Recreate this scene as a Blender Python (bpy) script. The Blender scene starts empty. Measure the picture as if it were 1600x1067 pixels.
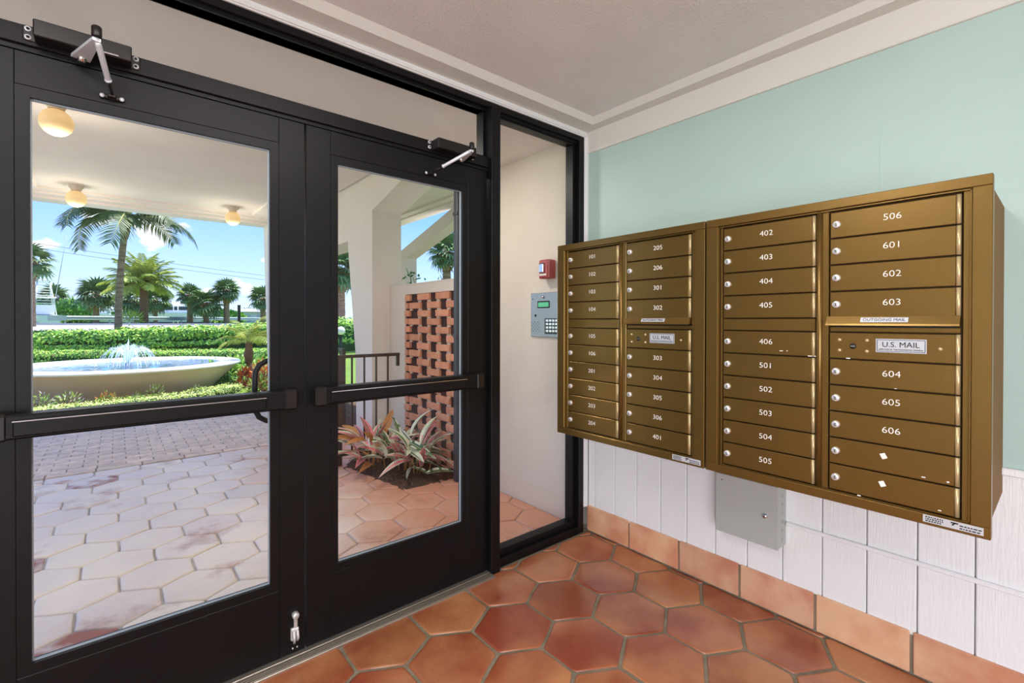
import bpy, bmesh, math, random
from mathutils import Vector, Matrix, noise
random.seed(7)
SC = bpy.context.scene
COL = SC.collection
PI = math.pi

# ------------------------------------------------------------------ camera, sky, sun, exposure
CAM = Vector((-2.4896, -2.1641, 1.4461)); YAW = 0.7063; FPX = 736.19; CX = 808.6; HZ = 502.0
cd = bpy.data.cameras.new('camera'); cam = bpy.data.objects.new('camera', cd); COL.objects.link(cam)
cd.sensor_width = 36; cd.lens = FPX/1600*36
cd.shift_x = -(808.62-800)/1600; cd.shift_y = (506.14-533.5)/1600
cd.clip_start = 0.05; cd.clip_end = 2000
cam.matrix_world = Matrix.Translation(CAM) @ Matrix.Rotation(-YAW, 4, 'Z') @ Matrix.Rotation(PI/2-0.0054, 4, 'X') @ Matrix.Rotation(0.0016, 4, 'Z')
SC.camera = cam
SC.view_settings.view_transform = 'Standard'; SC.view_settings.look = 'None'
SC.view_settings.gamma = 1; SC.view_settings.use_curve_mapping = False
SC.view_settings.exposure = 0.82

def srgb(r, g, b):
    f = lambda c: (c/255/12.92) if c/255 <= 0.04045 else ((c/255+0.055)/1.055)**2.4
    return (f(r), f(g), f(b), 1)

W = bpy.data.worlds.new('sky'); SC.world = W; W.use_nodes = True
nt = W.node_tree; nt.nodes.clear()
def N(t, typ, **kw):
    n = t.nodes.new(typ)
    for k, v in kw.items(): setattr(n, k, v)
    return n
tc = N(nt, 'ShaderNodeTexCoord'); sp = N(nt, 'ShaderNodeSeparateXYZ'); nt.links.new(tc.outputs['Generated'], sp.inputs[0])
rp = N(nt, 'ShaderNodeValToRGB'); nt.links.new(sp.outputs['Z'], rp.inputs[0])
cr = rp.color_ramp; cr.elements[0].position = 0.0; cr.elements[0].color = srgb(196, 212, 230)
cr.elements[1].position = 1.0; cr.elements[1].color = srgb(56, 108, 186)
for p, c in ((0.08, (170, 200, 240)), (0.20, (124, 172, 240)), (0.40, (92, 146, 228))):
    e = cr.elements.new(p); e.color = srgb(*c)
mp = N(nt, 'ShaderNodeMapping'); mp.inputs['Scale'].default_value = (1.0, 1.0, 2.0); mp.inputs['Location'].default_value = (0.3, 0.1, 0.15)
nz = N(nt, 'ShaderNodeTexNoise'); nz.inputs['Scale'].default_value = 10; nz.inputs['Detail'].default_value = 6; nz.inputs['Roughness'].default_value = 0.5
nt.links.new(tc.outputs['Generated'], mp.inputs[0]); nt.links.new(mp.outputs[0], nz.inputs['Vector'])
cl = N(nt, 'ShaderNodeValToRGB'); cl.color_ramp.elements[0].position = 0.61; cl.color_ramp.elements[0].color = (0, 0, 0, 1)
cl.color_ramp.elements[1].position = 0.66; cl.color_ramp.elements[1].color = (0.9, 0.9, 0.9, 1)
nt.links.new(nz.outputs['Fac'], cl.inputs[0])
mx = N(nt, 'ShaderNodeMixRGB'); mx.inputs[2].default_value = srgb(226, 224, 226)
nt.links.new(cl.outputs[0], mx.inputs[0]); nt.links.new(rp.outputs[0], mx.inputs[1])
bg = N(nt, 'ShaderNodeBackground'); bg.inputs['Strength'].default_value = 1.04
wo = N(nt, 'ShaderNodeOutputWorld'); nt.links.new(mx.outputs[0], bg.inputs[0]); nt.links.new(bg.outputs[0], wo.inputs[0])

sd = bpy.data.lights.new('sun', 'SUN'); sd.energy = 4.4; sd.angle = 0.012; sd.color = (1.0, 0.96, 0.88)
sun = bpy.data.objects.new('sun', sd); COL.objects.link(sun)
SUN_FROM = Vector((0.24, 0.06, 1.0)).normalized()
sun.rotation_euler = SUN_FROM.to_track_quat('Z', 'Y').to_euler()

def area(name, loc, target, sx, sy, energy, color=(1, 0.96, 0.9)):
    d = bpy.data.lights.new(name, 'AREA'); d.shape = 'RECTANGLE'; d.size = sx; d.size_y = sy; d.energy = energy; d.color = color
    o = bpy.data.objects.new(name, d); COL.objects.link(o); o.location = loc
    o.rotation_euler = (Vector(loc)-Vector(target)).to_track_quat('Z', 'Y').to_euler(); return o
# fill lamps added on the lobby ceiling, out of view (panels are built below)
area('added_lobby_lamp', (-3.1, -1.30, 2.715), (-3.1, -1.30, 0), 0.9, 0.4, 8.2, (1, 0.975, 0.95))
area('added_lobby_lamp', (-1.9, -1.30, 2.715), (-1.9, -1.30, 0), 0.9, 0.4, 8.2, (1, 0.975, 0.95))
# fill light added at an invented opening in the left wall, behind the camera
area('added_side_fill', (-4.42, -4.2, 1.30), (0, -3.0, 2.1), 3.0, 2.2, 80, (0.93, 0.97, 1.0))

# ------------------------------------------------------------------ materials
MATS = {}
def mat(name, col, rough=0.6, metal=0.0, col2=None, scale=8, amt=0.5, bump=0.0, bscale=60, rnd=0.0, detail=4,
        spec=0.5, coat=0.0, coords='Object', sharp=None, emit=None, estr=0, stretch=None, trans=0.0, bdist=0.01):
    m = bpy.data.materials.new(name); m.use_nodes = True; t = m.node_tree; b = t.nodes['Principled BSDF']
    b.inputs['Base Color'].default_value = col; b.inputs['Roughness'].default_value = rough; b.inputs['Metallic'].default_value = metal
    b.inputs['Specular IOR Level'].default_value = spec
    if coat: b.inputs['Coat Weight'].default_value = coat; b.inputs['Coat Roughness'].default_value = 0.18
    if trans: b.inputs['Transmission Weight'].default_value = trans
    if emit: b.inputs['Emission Color'].default_value = emit; b.inputs['Emission Strength'].default_value = estr
    c = None
    if col2 or bump or rnd:
        tcn = N(t, 'ShaderNodeTexCoord'); src = tcn.outputs[coords]
        oi = N(t, 'ShaderNodeObjectInfo')
        if rnd:
            va = N(t, 'ShaderNodeVectorMath', operation='ADD'); cx_ = N(t, 'ShaderNodeMath', operation='MULTIPLY'); cx_.inputs[1].default_value = 37
            t.links.new(oi.outputs['Random'], cx_.inputs[0]); t.links.new(src, va.inputs[0]); t.links.new(cx_.outputs[0], va.inputs[1]); src = va.outputs[0]
        if stretch:
            mm = N(t, 'ShaderNodeMapping'); mm.inputs['Scale'].default_value = stretch; t.links.new(src, mm.inputs[0]); src = mm.outputs[0]
    if col2:
        n = N(t, 'ShaderNodeTexNoise'); n.inputs['Scale'].default_value = scale; n.inputs['Detail'].default_value = detail
        t.links.new(src, n.inputs['Vector'])
        r = N(t, 'ShaderNodeValToRGB'); lo, hi = sharp or (0.35, 0.68)
        r.color_ramp.elements[0].position = lo; r.color_ramp.elements[1].position = hi
        r.color_ramp.elements[0].color = (0, 0, 0, 1); r.color_ramp.elements[1].color = (amt, amt, amt, 1)
        t.links.new(n.outputs['Fac'], r.inputs[0])
        mi = N(t, 'ShaderNodeMixRGB'); mi.inputs[1].default_value = col; mi.inputs[2].default_value = col2
        t.links.new(r.outputs[0], mi.inputs[0]); c = mi.outputs[0]
    if rnd:
        hs = N(t, 'ShaderNodeHueSaturation'); hs.inputs['Color'].default_value = col
        if c: t.links.new(c, hs.inputs['Color'])
        mr = N(t, 'ShaderNodeMapRange'); mr.inputs['To Min'].default_value = 1-rnd; mr.inputs['To Max'].default_value = 1+rnd
        t.links.new(oi.outputs['Random'], mr.inputs[0]); t.links.new(mr.outputs[0], hs.inputs['Value'])
        m2 = N(t, 'ShaderNodeMath', operation='MULTIPLY'); m2.inputs[1].default_value = 7.3; t.links.new(oi.outputs['Random'], m2.inputs[0])
        fr = N(t, 'ShaderNodeMath', operation='FRACT'); t.links.new(m2.outputs[0], fr.inputs[0])
        mr2 = N(t, 'ShaderNodeMapRange'); mr2.inputs['To Min'].default_value = 0.5-rnd*0.035; mr2.inputs['To Max'].default_value = 0.5+rnd*0.05
        t.links.new(fr.outputs[0], mr2.inputs[0]); t.links.new(mr2.outputs[0], hs.inputs['Hue'])
        c = hs.outputs[0]
    if c: t.links.new(c, b.inputs['Base Color'])
    if bump:
        n2 = N(t, 'ShaderNodeTexNoise'); n2.inputs['Scale'].default_value = bscale; n2.inputs['Detail'].default_value = 5
        t.links.new(src, n2.inputs['Vector'])
        bp = N(t, 'ShaderNodeBump'); bp.inputs['Strength'].default_value = bump; bp.inputs['Distance'].default_value = bdist
        t.links.new(n2.outputs['Fac'], bp.inputs['Height']); t.links.new(bp.outputs[0], b.inputs['Normal'])
    MATS[name] = m; return m

M = {}
M['mint'] = mat('mint_paint', srgb(184, 208, 200), 0.42, col2=srgb(174, 200, 192), scale=2.5, amt=0.5, bump=0.08, bscale=30)
M['white_paint'] = mat('white_paint', srgb(246, 246, 246), 0.35, bump=0.25, bscale=22, stretch=(6, 6, 0.5), rnd=0.02)
M['band'] = mat('band_paint', srgb(226, 222, 214), 0.6, bump=0.15, bscale=25)
M['stucco_in'] = mat('ceiling_stucco', srgb(240, 235, 232), 0.9, bump=0.5, bscale=120, col2=srgb(230, 224, 220), scale=3, amt=0.6)
M['stucco_out'] = mat('portico_stucco', srgb(236, 226, 216), 0.9, bump=0.12, bscale=50, col2=srgb(227, 216, 204), scale=2.0, amt=0.6)
M['stucco_wall'] = mat('wall_stucco', srgb(222, 208, 192), 0.9, bump=0.3, bscale=70, col2=srgb(212, 197, 180), scale=2.5, amt=0.5)
M['black_metal'] = mat('bronze_black_aluminium', srgb(14, 13, 16), 0.42, 0.0, bump=0.02, bscale=200, spec=0.28)
M['closer_black'] = mat('closer_dark_bronze', srgb(26, 20, 21), 0.35, 0.1)
M['satin'] = mat('satin_metal', srgb(226, 229, 236), 0.34, 0.25)
M['nickel'] = mat('nickel', srgb(228, 228, 228), 0.34, 0.55)
M['chrome'] = mat('chrome', srgb(215, 215, 220), 0.18, 1.0)
M['alu'] = mat('brushed_aluminium', srgb(190, 182, 172), 0.38, 0.85, bump=0.05, bscale=40, stretch=(1, 30, 30))
M['brass'] = mat('gold_powder_coat', srgb(130, 102, 52), 0.30, 0.72, bump=0.04, bscale=260, col2=srgb(124, 98, 52), scale=6, amt=0.5)
M['brass_side'] = mat('gold_powder_coat_side', srgb(126, 90, 40), 0.6, 0.0, spec=0.2)
M['brass_dark'] = mat('recess_shade', srgb(70, 50, 22), 0.5, 0.6)  # dark back paints in the shadow lines between the mailbox doors
M['brass_edge'] = mat('hinge_rolled_edge', srgb(206, 184, 138), 0.30, 0.45)
M['print_white'] = mat('white_print', srgb(240, 236, 226), 0.6)
M['print_black'] = mat('black_print', srgb(18, 18, 18), 0.6)
M['silver_label'] = mat('silver_label', srgb(205, 208, 214), 0.35, 0.3)
M['ebox'] = mat('grey_enamel', srgb(186, 189, 183), 0.4, 0.1, bump=0.03, bscale=90)
M['steel'] = mat('stainless_steel', srgb(168, 170, 172), 0.35, 0.7, bump=0.05, bscale=60, stretch=(1, 1, 20))
M['red'] = mat('red_enamel', srgb(170, 62, 60), 0.35)
M['lcd'] = mat('lcd_screen', srgb(70, 150, 110), 0.3, emit=srgb(90, 180, 130), estr=0.35)
M['grout'] = mat('grout', srgb(150, 140, 120), 0.95, bump=0.5, bscale=90, col2=srgb(112, 102, 84), scale=9, amt=0.8, coords='Object')
M['grout_out'] = mat('grout_outdoor', srgb(206, 202, 196), 0.95, bump=0.4, bscale=60, col2=srgb(158, 150, 140), scale=5, amt=0.8)
M['clay'] = mat('saltillo_clay', srgb(154, 78, 52), 0.28, col2=srgb(198, 134, 92), scale=3.4, amt=0.9, bump=0.35, bscale=26, rnd=0.13, coat=0.35, bdist=0.006, detail=9, sharp=(0.38, 0.66))
M['clay_base'] = mat('saltillo_clay_skirting', srgb(210, 142, 110), 0.45, col2=srgb(230, 184, 148), scale=5, amt=0.9, bump=0.4, bscale=30, rnd=0.10, bdist=0.006, detail=9, sharp=(0.36, 0.62))
M['clay_out'] = mat('weathered_sheen_clay', srgb(232, 214, 206), 0.4, col2=srgb(244, 238, 234), scale=2.6, amt=0.95, bump=0.3, bscale=20, rnd=0.08, sharp=(0.3, 0.6), bdist=0.008)
M['clay_out2'] = mat('weathered_clay_reddish', srgb(206, 150, 126), 0.38, col2=srgb(222, 186, 166), scale=3.5, amt=0.8, bump=0.3, bscale=20, rnd=0.10, bdist=0.008)
M['clay_worn'] = mat('flaked_clay', srgb(236, 226, 220), 0.5, col2=srgb(168, 92, 64), scale=4.2, amt=0.95, bump=0.4, bscale=20, rnd=0.06, sharp=(0.48, 0.60), bdist=0.01)
M['paver'] = mat('brick_paver', srgb(250, 224, 204), 0.8, col2=srgb(196, 184, 178), scale=12, amt=0.7, bump=0.3, bscale=70, rnd=0.10)
M['paver_joint'] = mat('paver_sand_joint', srgb(150, 136, 124), 0.95, bump=0.3, bscale=80, col2=srgb(170, 156, 144), scale=10, amt=0.6)
M['brick'] = mat('screen_brick', srgb(212, 138, 104), 0.85, col2=srgb(226, 164, 132), scale=14, amt=0.7, bump=0.6, bscale=60, rnd=0.10)
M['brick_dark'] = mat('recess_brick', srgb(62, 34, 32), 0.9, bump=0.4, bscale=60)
M['mortar'] = mat('mortar', srgb(206, 188, 166), 0.95, bump=0.5, bscale=80)
M['mulch'] = mat('mulch', srgb(70, 50, 38), 0.95, col2=srgb(120, 92, 66), scale=40, amt=0.8, bump=1.0, bscale=60)
M['chip_a'] = mat('wood_chip_dark', srgb(62, 42, 34), 0.9); M['chip_b'] = mat('wood_chip_pale', srgb(150, 122, 92), 0.9)
M['rail_brown'] = mat('railing_brown', srgb(78, 64, 56), 0.45, 0.2)
M['post_dark'] = mat('downpipe_dark', srgb(70, 72, 78), 0.45, 0.3)
M['bowl'] = mat('bowl_render', srgb(226, 206, 186), 0.85, col2=srgb(216, 196, 174), scale=3, amt=0.6, bump=0.2, bscale=50)
M['rim'] = mat('bowl_rim_white', srgb(240, 240, 238), 0.5)
M['pool_tile'] = mat('pool_plaster_blue', srgb(96, 190, 236), 0.4, col2=srgb(176, 224, 244), scale=14, amt=0.6)
M['grass'] = mat('lawn', srgb(120, 150, 62), 0.95, col2=srgb(92, 124, 50), scale=3, amt=0.7, bump=0.6, bscale=30)
M['soil'] = mat('soil', srgb(128, 100, 76), 0.95, col2=srgb(98, 74, 56), scale=8, amt=0.7, bump=0.5, bscale=30)
M['road'] = mat('road_concrete', srgb(186, 176, 172), 0.9, col2=srgb(174, 164, 160), scale=1.5, amt=0.6)
M['galv'] = mat('galvanised_steel', srgb(176, 186, 196), 0.5, 0.35)
M['leafA'] = mat('leaf_bright', srgb(186, 222, 90), 0.55, col2=srgb(160, 208, 76), scale=6, amt=0.6)
M['leafB'] = mat('leaf_mid', srgb(124, 184, 76), 0.5, col2=srgb(100, 164, 66), scale=6, amt=0.6)
M['leafC'] = mat('leaf_deep', srgb(74, 128, 62), 0.5)
M['leafD'] = mat('leaf_lime', srgb(216, 224, 150), 0.6)
M['leafE'] = mat('leaf_bronze', srgb(176, 120, 72), 0.6)
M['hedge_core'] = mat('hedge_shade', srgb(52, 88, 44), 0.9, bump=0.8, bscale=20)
M['crotonA'] = mat('croton_red', srgb(206, 84, 52), 0.5); M['crotonB'] = mat('croton_orange', srgb(232, 140, 60), 0.5)
M['crotonC'] = mat('croton_purple', srgb(120, 56, 56), 0.5)
M['palmA'] = mat('palm_leaf', srgb(84, 108, 58), 0.5, col2=srgb(64, 88, 46), scale=4, amt=0.7, rnd=0.15)
M['palmB'] = mat('date_palm_leaf', srgb(156, 178, 70), 0.5, col2=srgb(180, 180, 84), scale=4, amt=0.7, rnd=0.12)
M['palmC'] = mat('sabal_leaf', srgb(92, 124, 70), 0.5, col2=srgb(124, 150, 96), scale=4, amt=0.7, rnd=0.2)
M['palm_dead'] = mat('dead_frond', srgb(150, 122, 74), 0.8, rnd=0.15)
M['rachis'] = mat('frond_rib', srgb(190, 186, 110), 0.6)
M['trunk'] = mat('palm_trunk', srgb(168, 140, 112), 0.9, col2=srgb(112, 88, 68), scale=5, amt=0.9, bump=0.8, bscale=20, stretch=(0.6, 0.6, 3.2))
M['trunk_dark'] = mat('palm_boot', srgb(122, 92, 68), 0.9, col2=srgb(86, 62, 46), scale=9, amt=0.8, bump=0.8, bscale=20)
M['gel_white'] = mat('boat_gelcoat', srgb(238, 240, 243), 0.35)
M['boat_glass'] = mat('boat_window', srgb(60, 70, 84), 0.2)
M['bld'] = mat('marina_shed_wall', srgb(206, 208, 212), 0.8, col2=srgb(190, 194, 200), scale=0.3, amt=0.6)
M['bld_roof'] = mat('marina_shed_roof', srgb(176, 180, 186), 0.6)
M['wire'] = mat('power_cable', srgb(120, 132, 146), 0.8)
M['opal'] = mat('opal_globe', srgb(236, 214, 170), 0.4, emit=srgb(255, 196, 112), estr=0.2)
M['opal_off'] = mat('opal_globe_unlit', srgb(244, 244, 240), 0.3)
M['panel_emit'] = mat('added_ceiling_panel', srgb(255, 250, 240), 0.5, emit=(1, 0.95, 0.88, 1), estr=2)
M['leaf_pink'] = mat('leaf_pink', srgb(236, 118, 124), 0.45, col2=srgb(244, 176, 172), scale=9, amt=0.7, rnd=0.1)
M['leaf_cream'] = mat('leaf_cream', srgb(232, 232, 210), 0.45, col2=srgb(176, 192, 158), scale=9, amt=0.6)
M['leaf_green'] = mat('leaf_dark_green', srgb(68, 100, 58), 0.4, col2=srgb(104, 134, 82), scale=10, amt=0.6)
M['leaf_rust'] = mat('leaf_rust', srgb(198, 132, 72), 0.6, col2=srgb(220, 172, 110), scale=9, amt=0.7, rnd=0.1)
M['leaf_plum'] = mat('leaf_plum', srgb(168, 92, 100), 0.5, rnd=0.1)
def weathered_sheen():
    m = bpy.data.materials.new('weathered_sheen_clay'); m.use_nodes = True; t = m.node_tree; b = t.nodes['Principled BSDF']; b.inputs['Roughness'].default_value = 0.38
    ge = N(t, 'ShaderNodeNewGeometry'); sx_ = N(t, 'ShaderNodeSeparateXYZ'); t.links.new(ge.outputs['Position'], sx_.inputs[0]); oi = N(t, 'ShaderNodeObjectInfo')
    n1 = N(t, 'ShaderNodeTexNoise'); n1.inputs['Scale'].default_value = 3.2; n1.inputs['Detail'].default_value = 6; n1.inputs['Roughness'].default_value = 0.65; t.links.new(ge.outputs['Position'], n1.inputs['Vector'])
    mr = N(t, 'ShaderNodeMapRange'); mr.inputs['From Min'].default_value = -0.6; mr.inputs['From Max'].default_value = -1.9; t.links.new(sx_.outputs['X'], mr.inputs[0])  # whiter away from the wall: sky sheen painted into the tile colour
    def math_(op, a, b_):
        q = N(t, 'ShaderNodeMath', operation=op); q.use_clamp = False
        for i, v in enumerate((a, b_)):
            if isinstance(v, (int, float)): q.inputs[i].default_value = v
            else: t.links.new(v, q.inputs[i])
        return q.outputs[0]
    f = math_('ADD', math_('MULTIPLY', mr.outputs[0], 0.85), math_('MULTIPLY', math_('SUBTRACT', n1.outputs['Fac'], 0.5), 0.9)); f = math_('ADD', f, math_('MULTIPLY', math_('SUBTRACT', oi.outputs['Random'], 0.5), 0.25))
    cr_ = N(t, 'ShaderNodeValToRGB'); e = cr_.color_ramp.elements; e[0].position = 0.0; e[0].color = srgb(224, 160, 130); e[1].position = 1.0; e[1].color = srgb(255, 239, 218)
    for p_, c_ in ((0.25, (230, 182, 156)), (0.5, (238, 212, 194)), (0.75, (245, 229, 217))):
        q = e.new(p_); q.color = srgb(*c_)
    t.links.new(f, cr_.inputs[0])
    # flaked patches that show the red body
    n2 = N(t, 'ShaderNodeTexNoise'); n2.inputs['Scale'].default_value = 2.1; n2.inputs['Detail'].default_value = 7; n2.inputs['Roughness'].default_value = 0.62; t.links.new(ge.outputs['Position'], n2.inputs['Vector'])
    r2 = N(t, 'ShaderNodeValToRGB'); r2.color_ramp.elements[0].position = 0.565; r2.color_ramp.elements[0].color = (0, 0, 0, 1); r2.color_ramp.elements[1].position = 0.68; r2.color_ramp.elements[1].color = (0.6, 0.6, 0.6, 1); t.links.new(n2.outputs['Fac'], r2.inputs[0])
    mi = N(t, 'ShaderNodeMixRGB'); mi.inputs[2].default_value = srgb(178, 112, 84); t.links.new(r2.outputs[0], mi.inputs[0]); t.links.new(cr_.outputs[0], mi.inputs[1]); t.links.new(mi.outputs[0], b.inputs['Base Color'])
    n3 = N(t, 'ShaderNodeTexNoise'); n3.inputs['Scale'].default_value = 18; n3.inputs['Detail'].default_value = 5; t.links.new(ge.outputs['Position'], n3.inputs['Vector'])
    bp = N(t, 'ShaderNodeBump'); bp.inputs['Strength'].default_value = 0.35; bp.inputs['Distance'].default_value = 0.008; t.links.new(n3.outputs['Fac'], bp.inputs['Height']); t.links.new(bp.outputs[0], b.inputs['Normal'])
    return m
M['clay_out'] = weathered_sheen()
def make_glass():
    m = bpy.data.materials.new('window_glass'); m.use_nodes = True; t = m.node_tree; t.nodes.clear()
    o = N(t, 'ShaderNodeOutputMaterial'); mi = N(t, 'ShaderNodeMixShader'); tr = N(t, 'ShaderNodeBsdfTransparent'); gl = N(t, 'ShaderNodeBsdfGlossy')
    tr.inputs[0].default_value = (0.98, 0.985, 0.985, 1); gl.inputs['Roughness'].default_value = 0.0
    fr = N(t, 'ShaderNodeFresnel'); fr.inputs[0].default_value = 1.22
    t.links.new(fr.outputs[0], mi.inputs[0]); t.links.new(tr.outputs[0], mi.inputs[1]); t.links.new(gl.outputs[0], mi.inputs[2]); t.links.new(mi.outputs[0], o.inputs[0])
    return m
M['glass'] = make_glass()
def make_water():
    m = bpy.data.materials.new('water'); m.use_nodes = True; t = m.node_tree; t.nodes.clear()
    o = N(t, 'ShaderNodeOutputMaterial'); mi = N(t, 'ShaderNodeMixShader'); tr = N(t, 'ShaderNodeBsdfTransparent'); gl = N(t, 'ShaderNodeBsdfGlossy')
    tr.inputs[0].default_value = (0.84, 0.95, 0.99, 1); gl.inputs['Roughness'].default_value = 0.08
    fr = N(t, 'ShaderNodeFresnel'); fr.inputs[0].default_value = 1.08; n2 = N(t, 'ShaderNodeTexNoise'); n2.inputs['Scale'].default_value = 9
    b = N(t, 'ShaderNodeBump'); b.inputs['Strength'].default_value = 0.7; b.inputs['Distance'].default_value = 0.05
    t.links.new(n2.outputs[0], b.inputs['Height']); t.links.new(b.outputs[0], gl.inputs['Normal']); t.links.new(b.outputs[0], fr.inputs['Normal'])
    t.links.new(fr.outputs[0], mi.inputs[0]); t.links.new(tr.outputs[0], mi.inputs[1]); t.links.new(gl.outputs[0], mi.inputs[2]); t.links.new(mi.outputs[0], o.inputs[0])
    return m
M['water'] = make_water()
M['spray'] = mat('water_spray', (0.95, 0.97, 1, 1), 0.25, spec=0.8)

# ------------------------------------------------------------------ mesh helpers
def wl(o):
    v = Vector((0, 0, 0))
    while o: v += o.location; o = o.parent
    return v
class MB:
    def __init__(s): s.v = []; s.f = []; s.m = []; s.sm = []
    def add(s, vs, fs, mi=0, smooth=False):
        b = len(s.v); s.v += [tuple(p) for p in vs]
        for f in fs: s.f.append(tuple(b+i for i in f)); s.m.append(mi); s.sm.append(smooth)
        return s
    def box(s, x0, x1, y0, y1, z0, z1, c=0.0, mi=0):
        if c <= 0:
            vs = [(x, y, z) for x in (x0, x1) for y in (y0, y1) for z in (z0, z1)]
            return s.add(vs, [(0, 1, 3, 2), (4, 6, 7, 5), (0, 4, 5, 1), (2, 3, 7, 6), (0, 2, 6, 4), (1, 5, 7, 3)], mi)
        bm = bmesh.new(); bmesh.ops.create_cube(bm, size=1)
        for w in bm.verts: w.co = Vector(((x0+x1)/2+w.co.x*(x1-x0), (y0+y1)/2+w.co.y*(y1-y0), (z0+z1)/2+w.co.z*(z1-z0)))
        c = min(c, 0.45*min(x1-x0, y1-y0, z1-z0))
        bmesh.ops.bevel(bm, geom=bm.edges[:], offset=c, segments=1, affect='EDGES')
        bm.verts.index_update(); vs = [w.co.copy() for w in bm.verts]; fs = [[w.index for w in f.verts] for f in bm.faces]; bm.free()
        return s.add(vs, fs, mi)
    def prism(s, poly, axis, a, b, mi=0):
        n = len(poly)
        def P(p, t):
            if axis == 'x': return (t, p[0], p[1])
            if axis == 'y': return (p[0], t, p[1])
            return (p[0], p[1], t)
        vs = [P(p, a) for p in poly]+[P(p, b) for p in poly]
        fs = [tuple(range(n)), tuple(range(2*n-1, n-1, -1))]+[(i, i+n, (i+1) % n+n, (i+1) % n) for i in range(n)]
        return s.add(vs, fs, mi)
    def tube(s, pts, r, n=8, mi=0, smooth=True, cap=True):
        pts = [Vector(p) for p in pts]; R = r if isinstance(r, (list, tuple)) else [r]*len(pts)
        vs = []; fs = []; up = None
        for i, p in enumerate(pts):
            d = (pts[min(i+1, len(pts)-1)]-pts[max(i-1, 0)]).normalized()
            if up is None: up = Vector((0, 0, 1)) if abs(d.z) < 0.9 else Vector((1, 0, 0))
            a = d.cross(up).normalized(); b = a.cross(d).normalized(); up = b
            for k in range(n):
                t = 2*PI*k/n+PI/n; vs.append(p+a*math.cos(t)*R[i]+b*math.sin(t)*R[i])
        for i in range(len(pts)-1):
            for k in range(n): fs.append((i*n+k, i*n+(k+1) % n, (i+1)*n+(k+1) % n, (i+1)*n+k))
        s.add(vs, fs, mi, smooth)
        if cap:
            b = len(s.v)-len(vs)
            s.f.append(tuple(b+k for k in range(n-1, -1, -1))); s.m.append(mi); s.sm.append(False)
            s.f.append(tuple(b+len(vs)-n+k for k in range(n))); s.m.append(mi); s.sm.append(False)
        return s
    def lathe(s, prof, c=(0, 0, 0), n=24, mi=0, axis='z', smooth=True):
        vs = []; fs = []
        for r, h in prof:
            for k in range(n):
                t = 2*PI*k/n; a, b = r*math.cos(t), r*math.sin(t)
                q = {'z': (a, b, h), 'x': (h, a, b), 'y': (a, h, b)}[axis]
                vs.append((c[0]+q[0], c[1]+q[1], c[2]+q[2]))
        for i in range(len(prof)-1):
            for k in range(n): fs.append((i*n+k, i*n+(k+1) % n, (i+1)*n+(k+1) % n, (i+1)*n+k))
        return s.add(vs, fs, mi, smooth)
    def build(s, name, mats, parent=None, kind=None, local=False, fix=True):
        me = bpy.data.meshes.new(name)
        off = Vector((0, 0, 0)) if (local or parent is None) else wl(parent)
        me.from_pydata([(p[0]-off.x, p[1]-off.y, p[2]-off.z) for p in s.v], [], s.f)
        for mm in (mats if isinstance(mats, (list, tuple)) else [mats]): me.materials.append(M[mm] if isinstance(mm, str) else mm)
        me.polygons.foreach_set('material_index', s.m); me.polygons.foreach_set('use_smooth', s.sm)
        if fix:
            bm = bmesh.new(); bm.from_mesh(me); bmesh.ops.recalc_face_normals(bm, faces=bm.faces[:]); bm.to_mesh(me); bm.free()
        me.update()
        o = bpy.data.objects.new(name, me); COL.objects.link(o)
        if parent: o.parent = parent
        if kind: o['kind'] = kind
        return o
def tag(o, label, cat, group=None):
    o['label'] = label; o['category'] = cat
    if group: o['group'] = group
    return o
def thing(name, label, cat, loc=(0, 0, 0), group=None):
    o = bpy.data.objects.new(name, None); o.empty_display_size = 0.1; COL.objects.link(o); o.location = loc
    return tag(o, label, cat, group)
def inst(src, parent, M4=None, name=None):
    c = src.copy(); COL.objects.link(c); c.parent = parent
    if M4 is not None: c.matrix_local = M4
    return c
def text_obj(name, body, size, material, parent, origin, ax='x', sx=1.0, align='CENTER', extrude=0.0004, rot=0, thin=0.0):
    cu = bpy.data.curves.new('t', 'FONT'); cu.body = body; cu.size = size; cu.align_x = align; cu.align_y = 'CENTER'; cu.extrude = extrude; cu.resolution_u = 3; cu.offset = thin*size
    to = bpy.data.objects.new('t', cu); COL.objects.link(to); bpy.context.view_layer.update()
    me = bpy.data.meshes.new_from_object(to.evaluated_get(bpy.context.evaluated_depsgraph_get()))
    bpy.data.objects.remove(to); me.name = name
    B = Matrix(((0, 0, -1, 0), (-1, 0, 0, 0), (0, 1, 0, 0), (0, 0, 0, 1)))      # text faces -x, reads towards -y
    me.transform(B @ Matrix.Rotation(rot, 4, 'Z') @ Matrix.Diagonal((sx, 1, 1, 1)))
    me.materials.clear(); me.materials.append(M[material])
    o = bpy.data.objects.new(name, me); COL.objects.link(o); o.parent = parent; o.location = Vector(origin)-wl(parent)
    return o
def at(px, depth, z=0.0):                     # a point on a line of sight, at a real depth in metres and a real height
    r = (px-CX)/FPX*depth; c, s = math.cos(YAW), math.sin(YAW)
    return Vector((CAM.x+r*c+depth*s, CAM.y-r*s+depth*c, z))
def hz(v, depth): return CAM.z-(v-HZ)/FPX*depth   # height seen at row v for that depth

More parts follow.
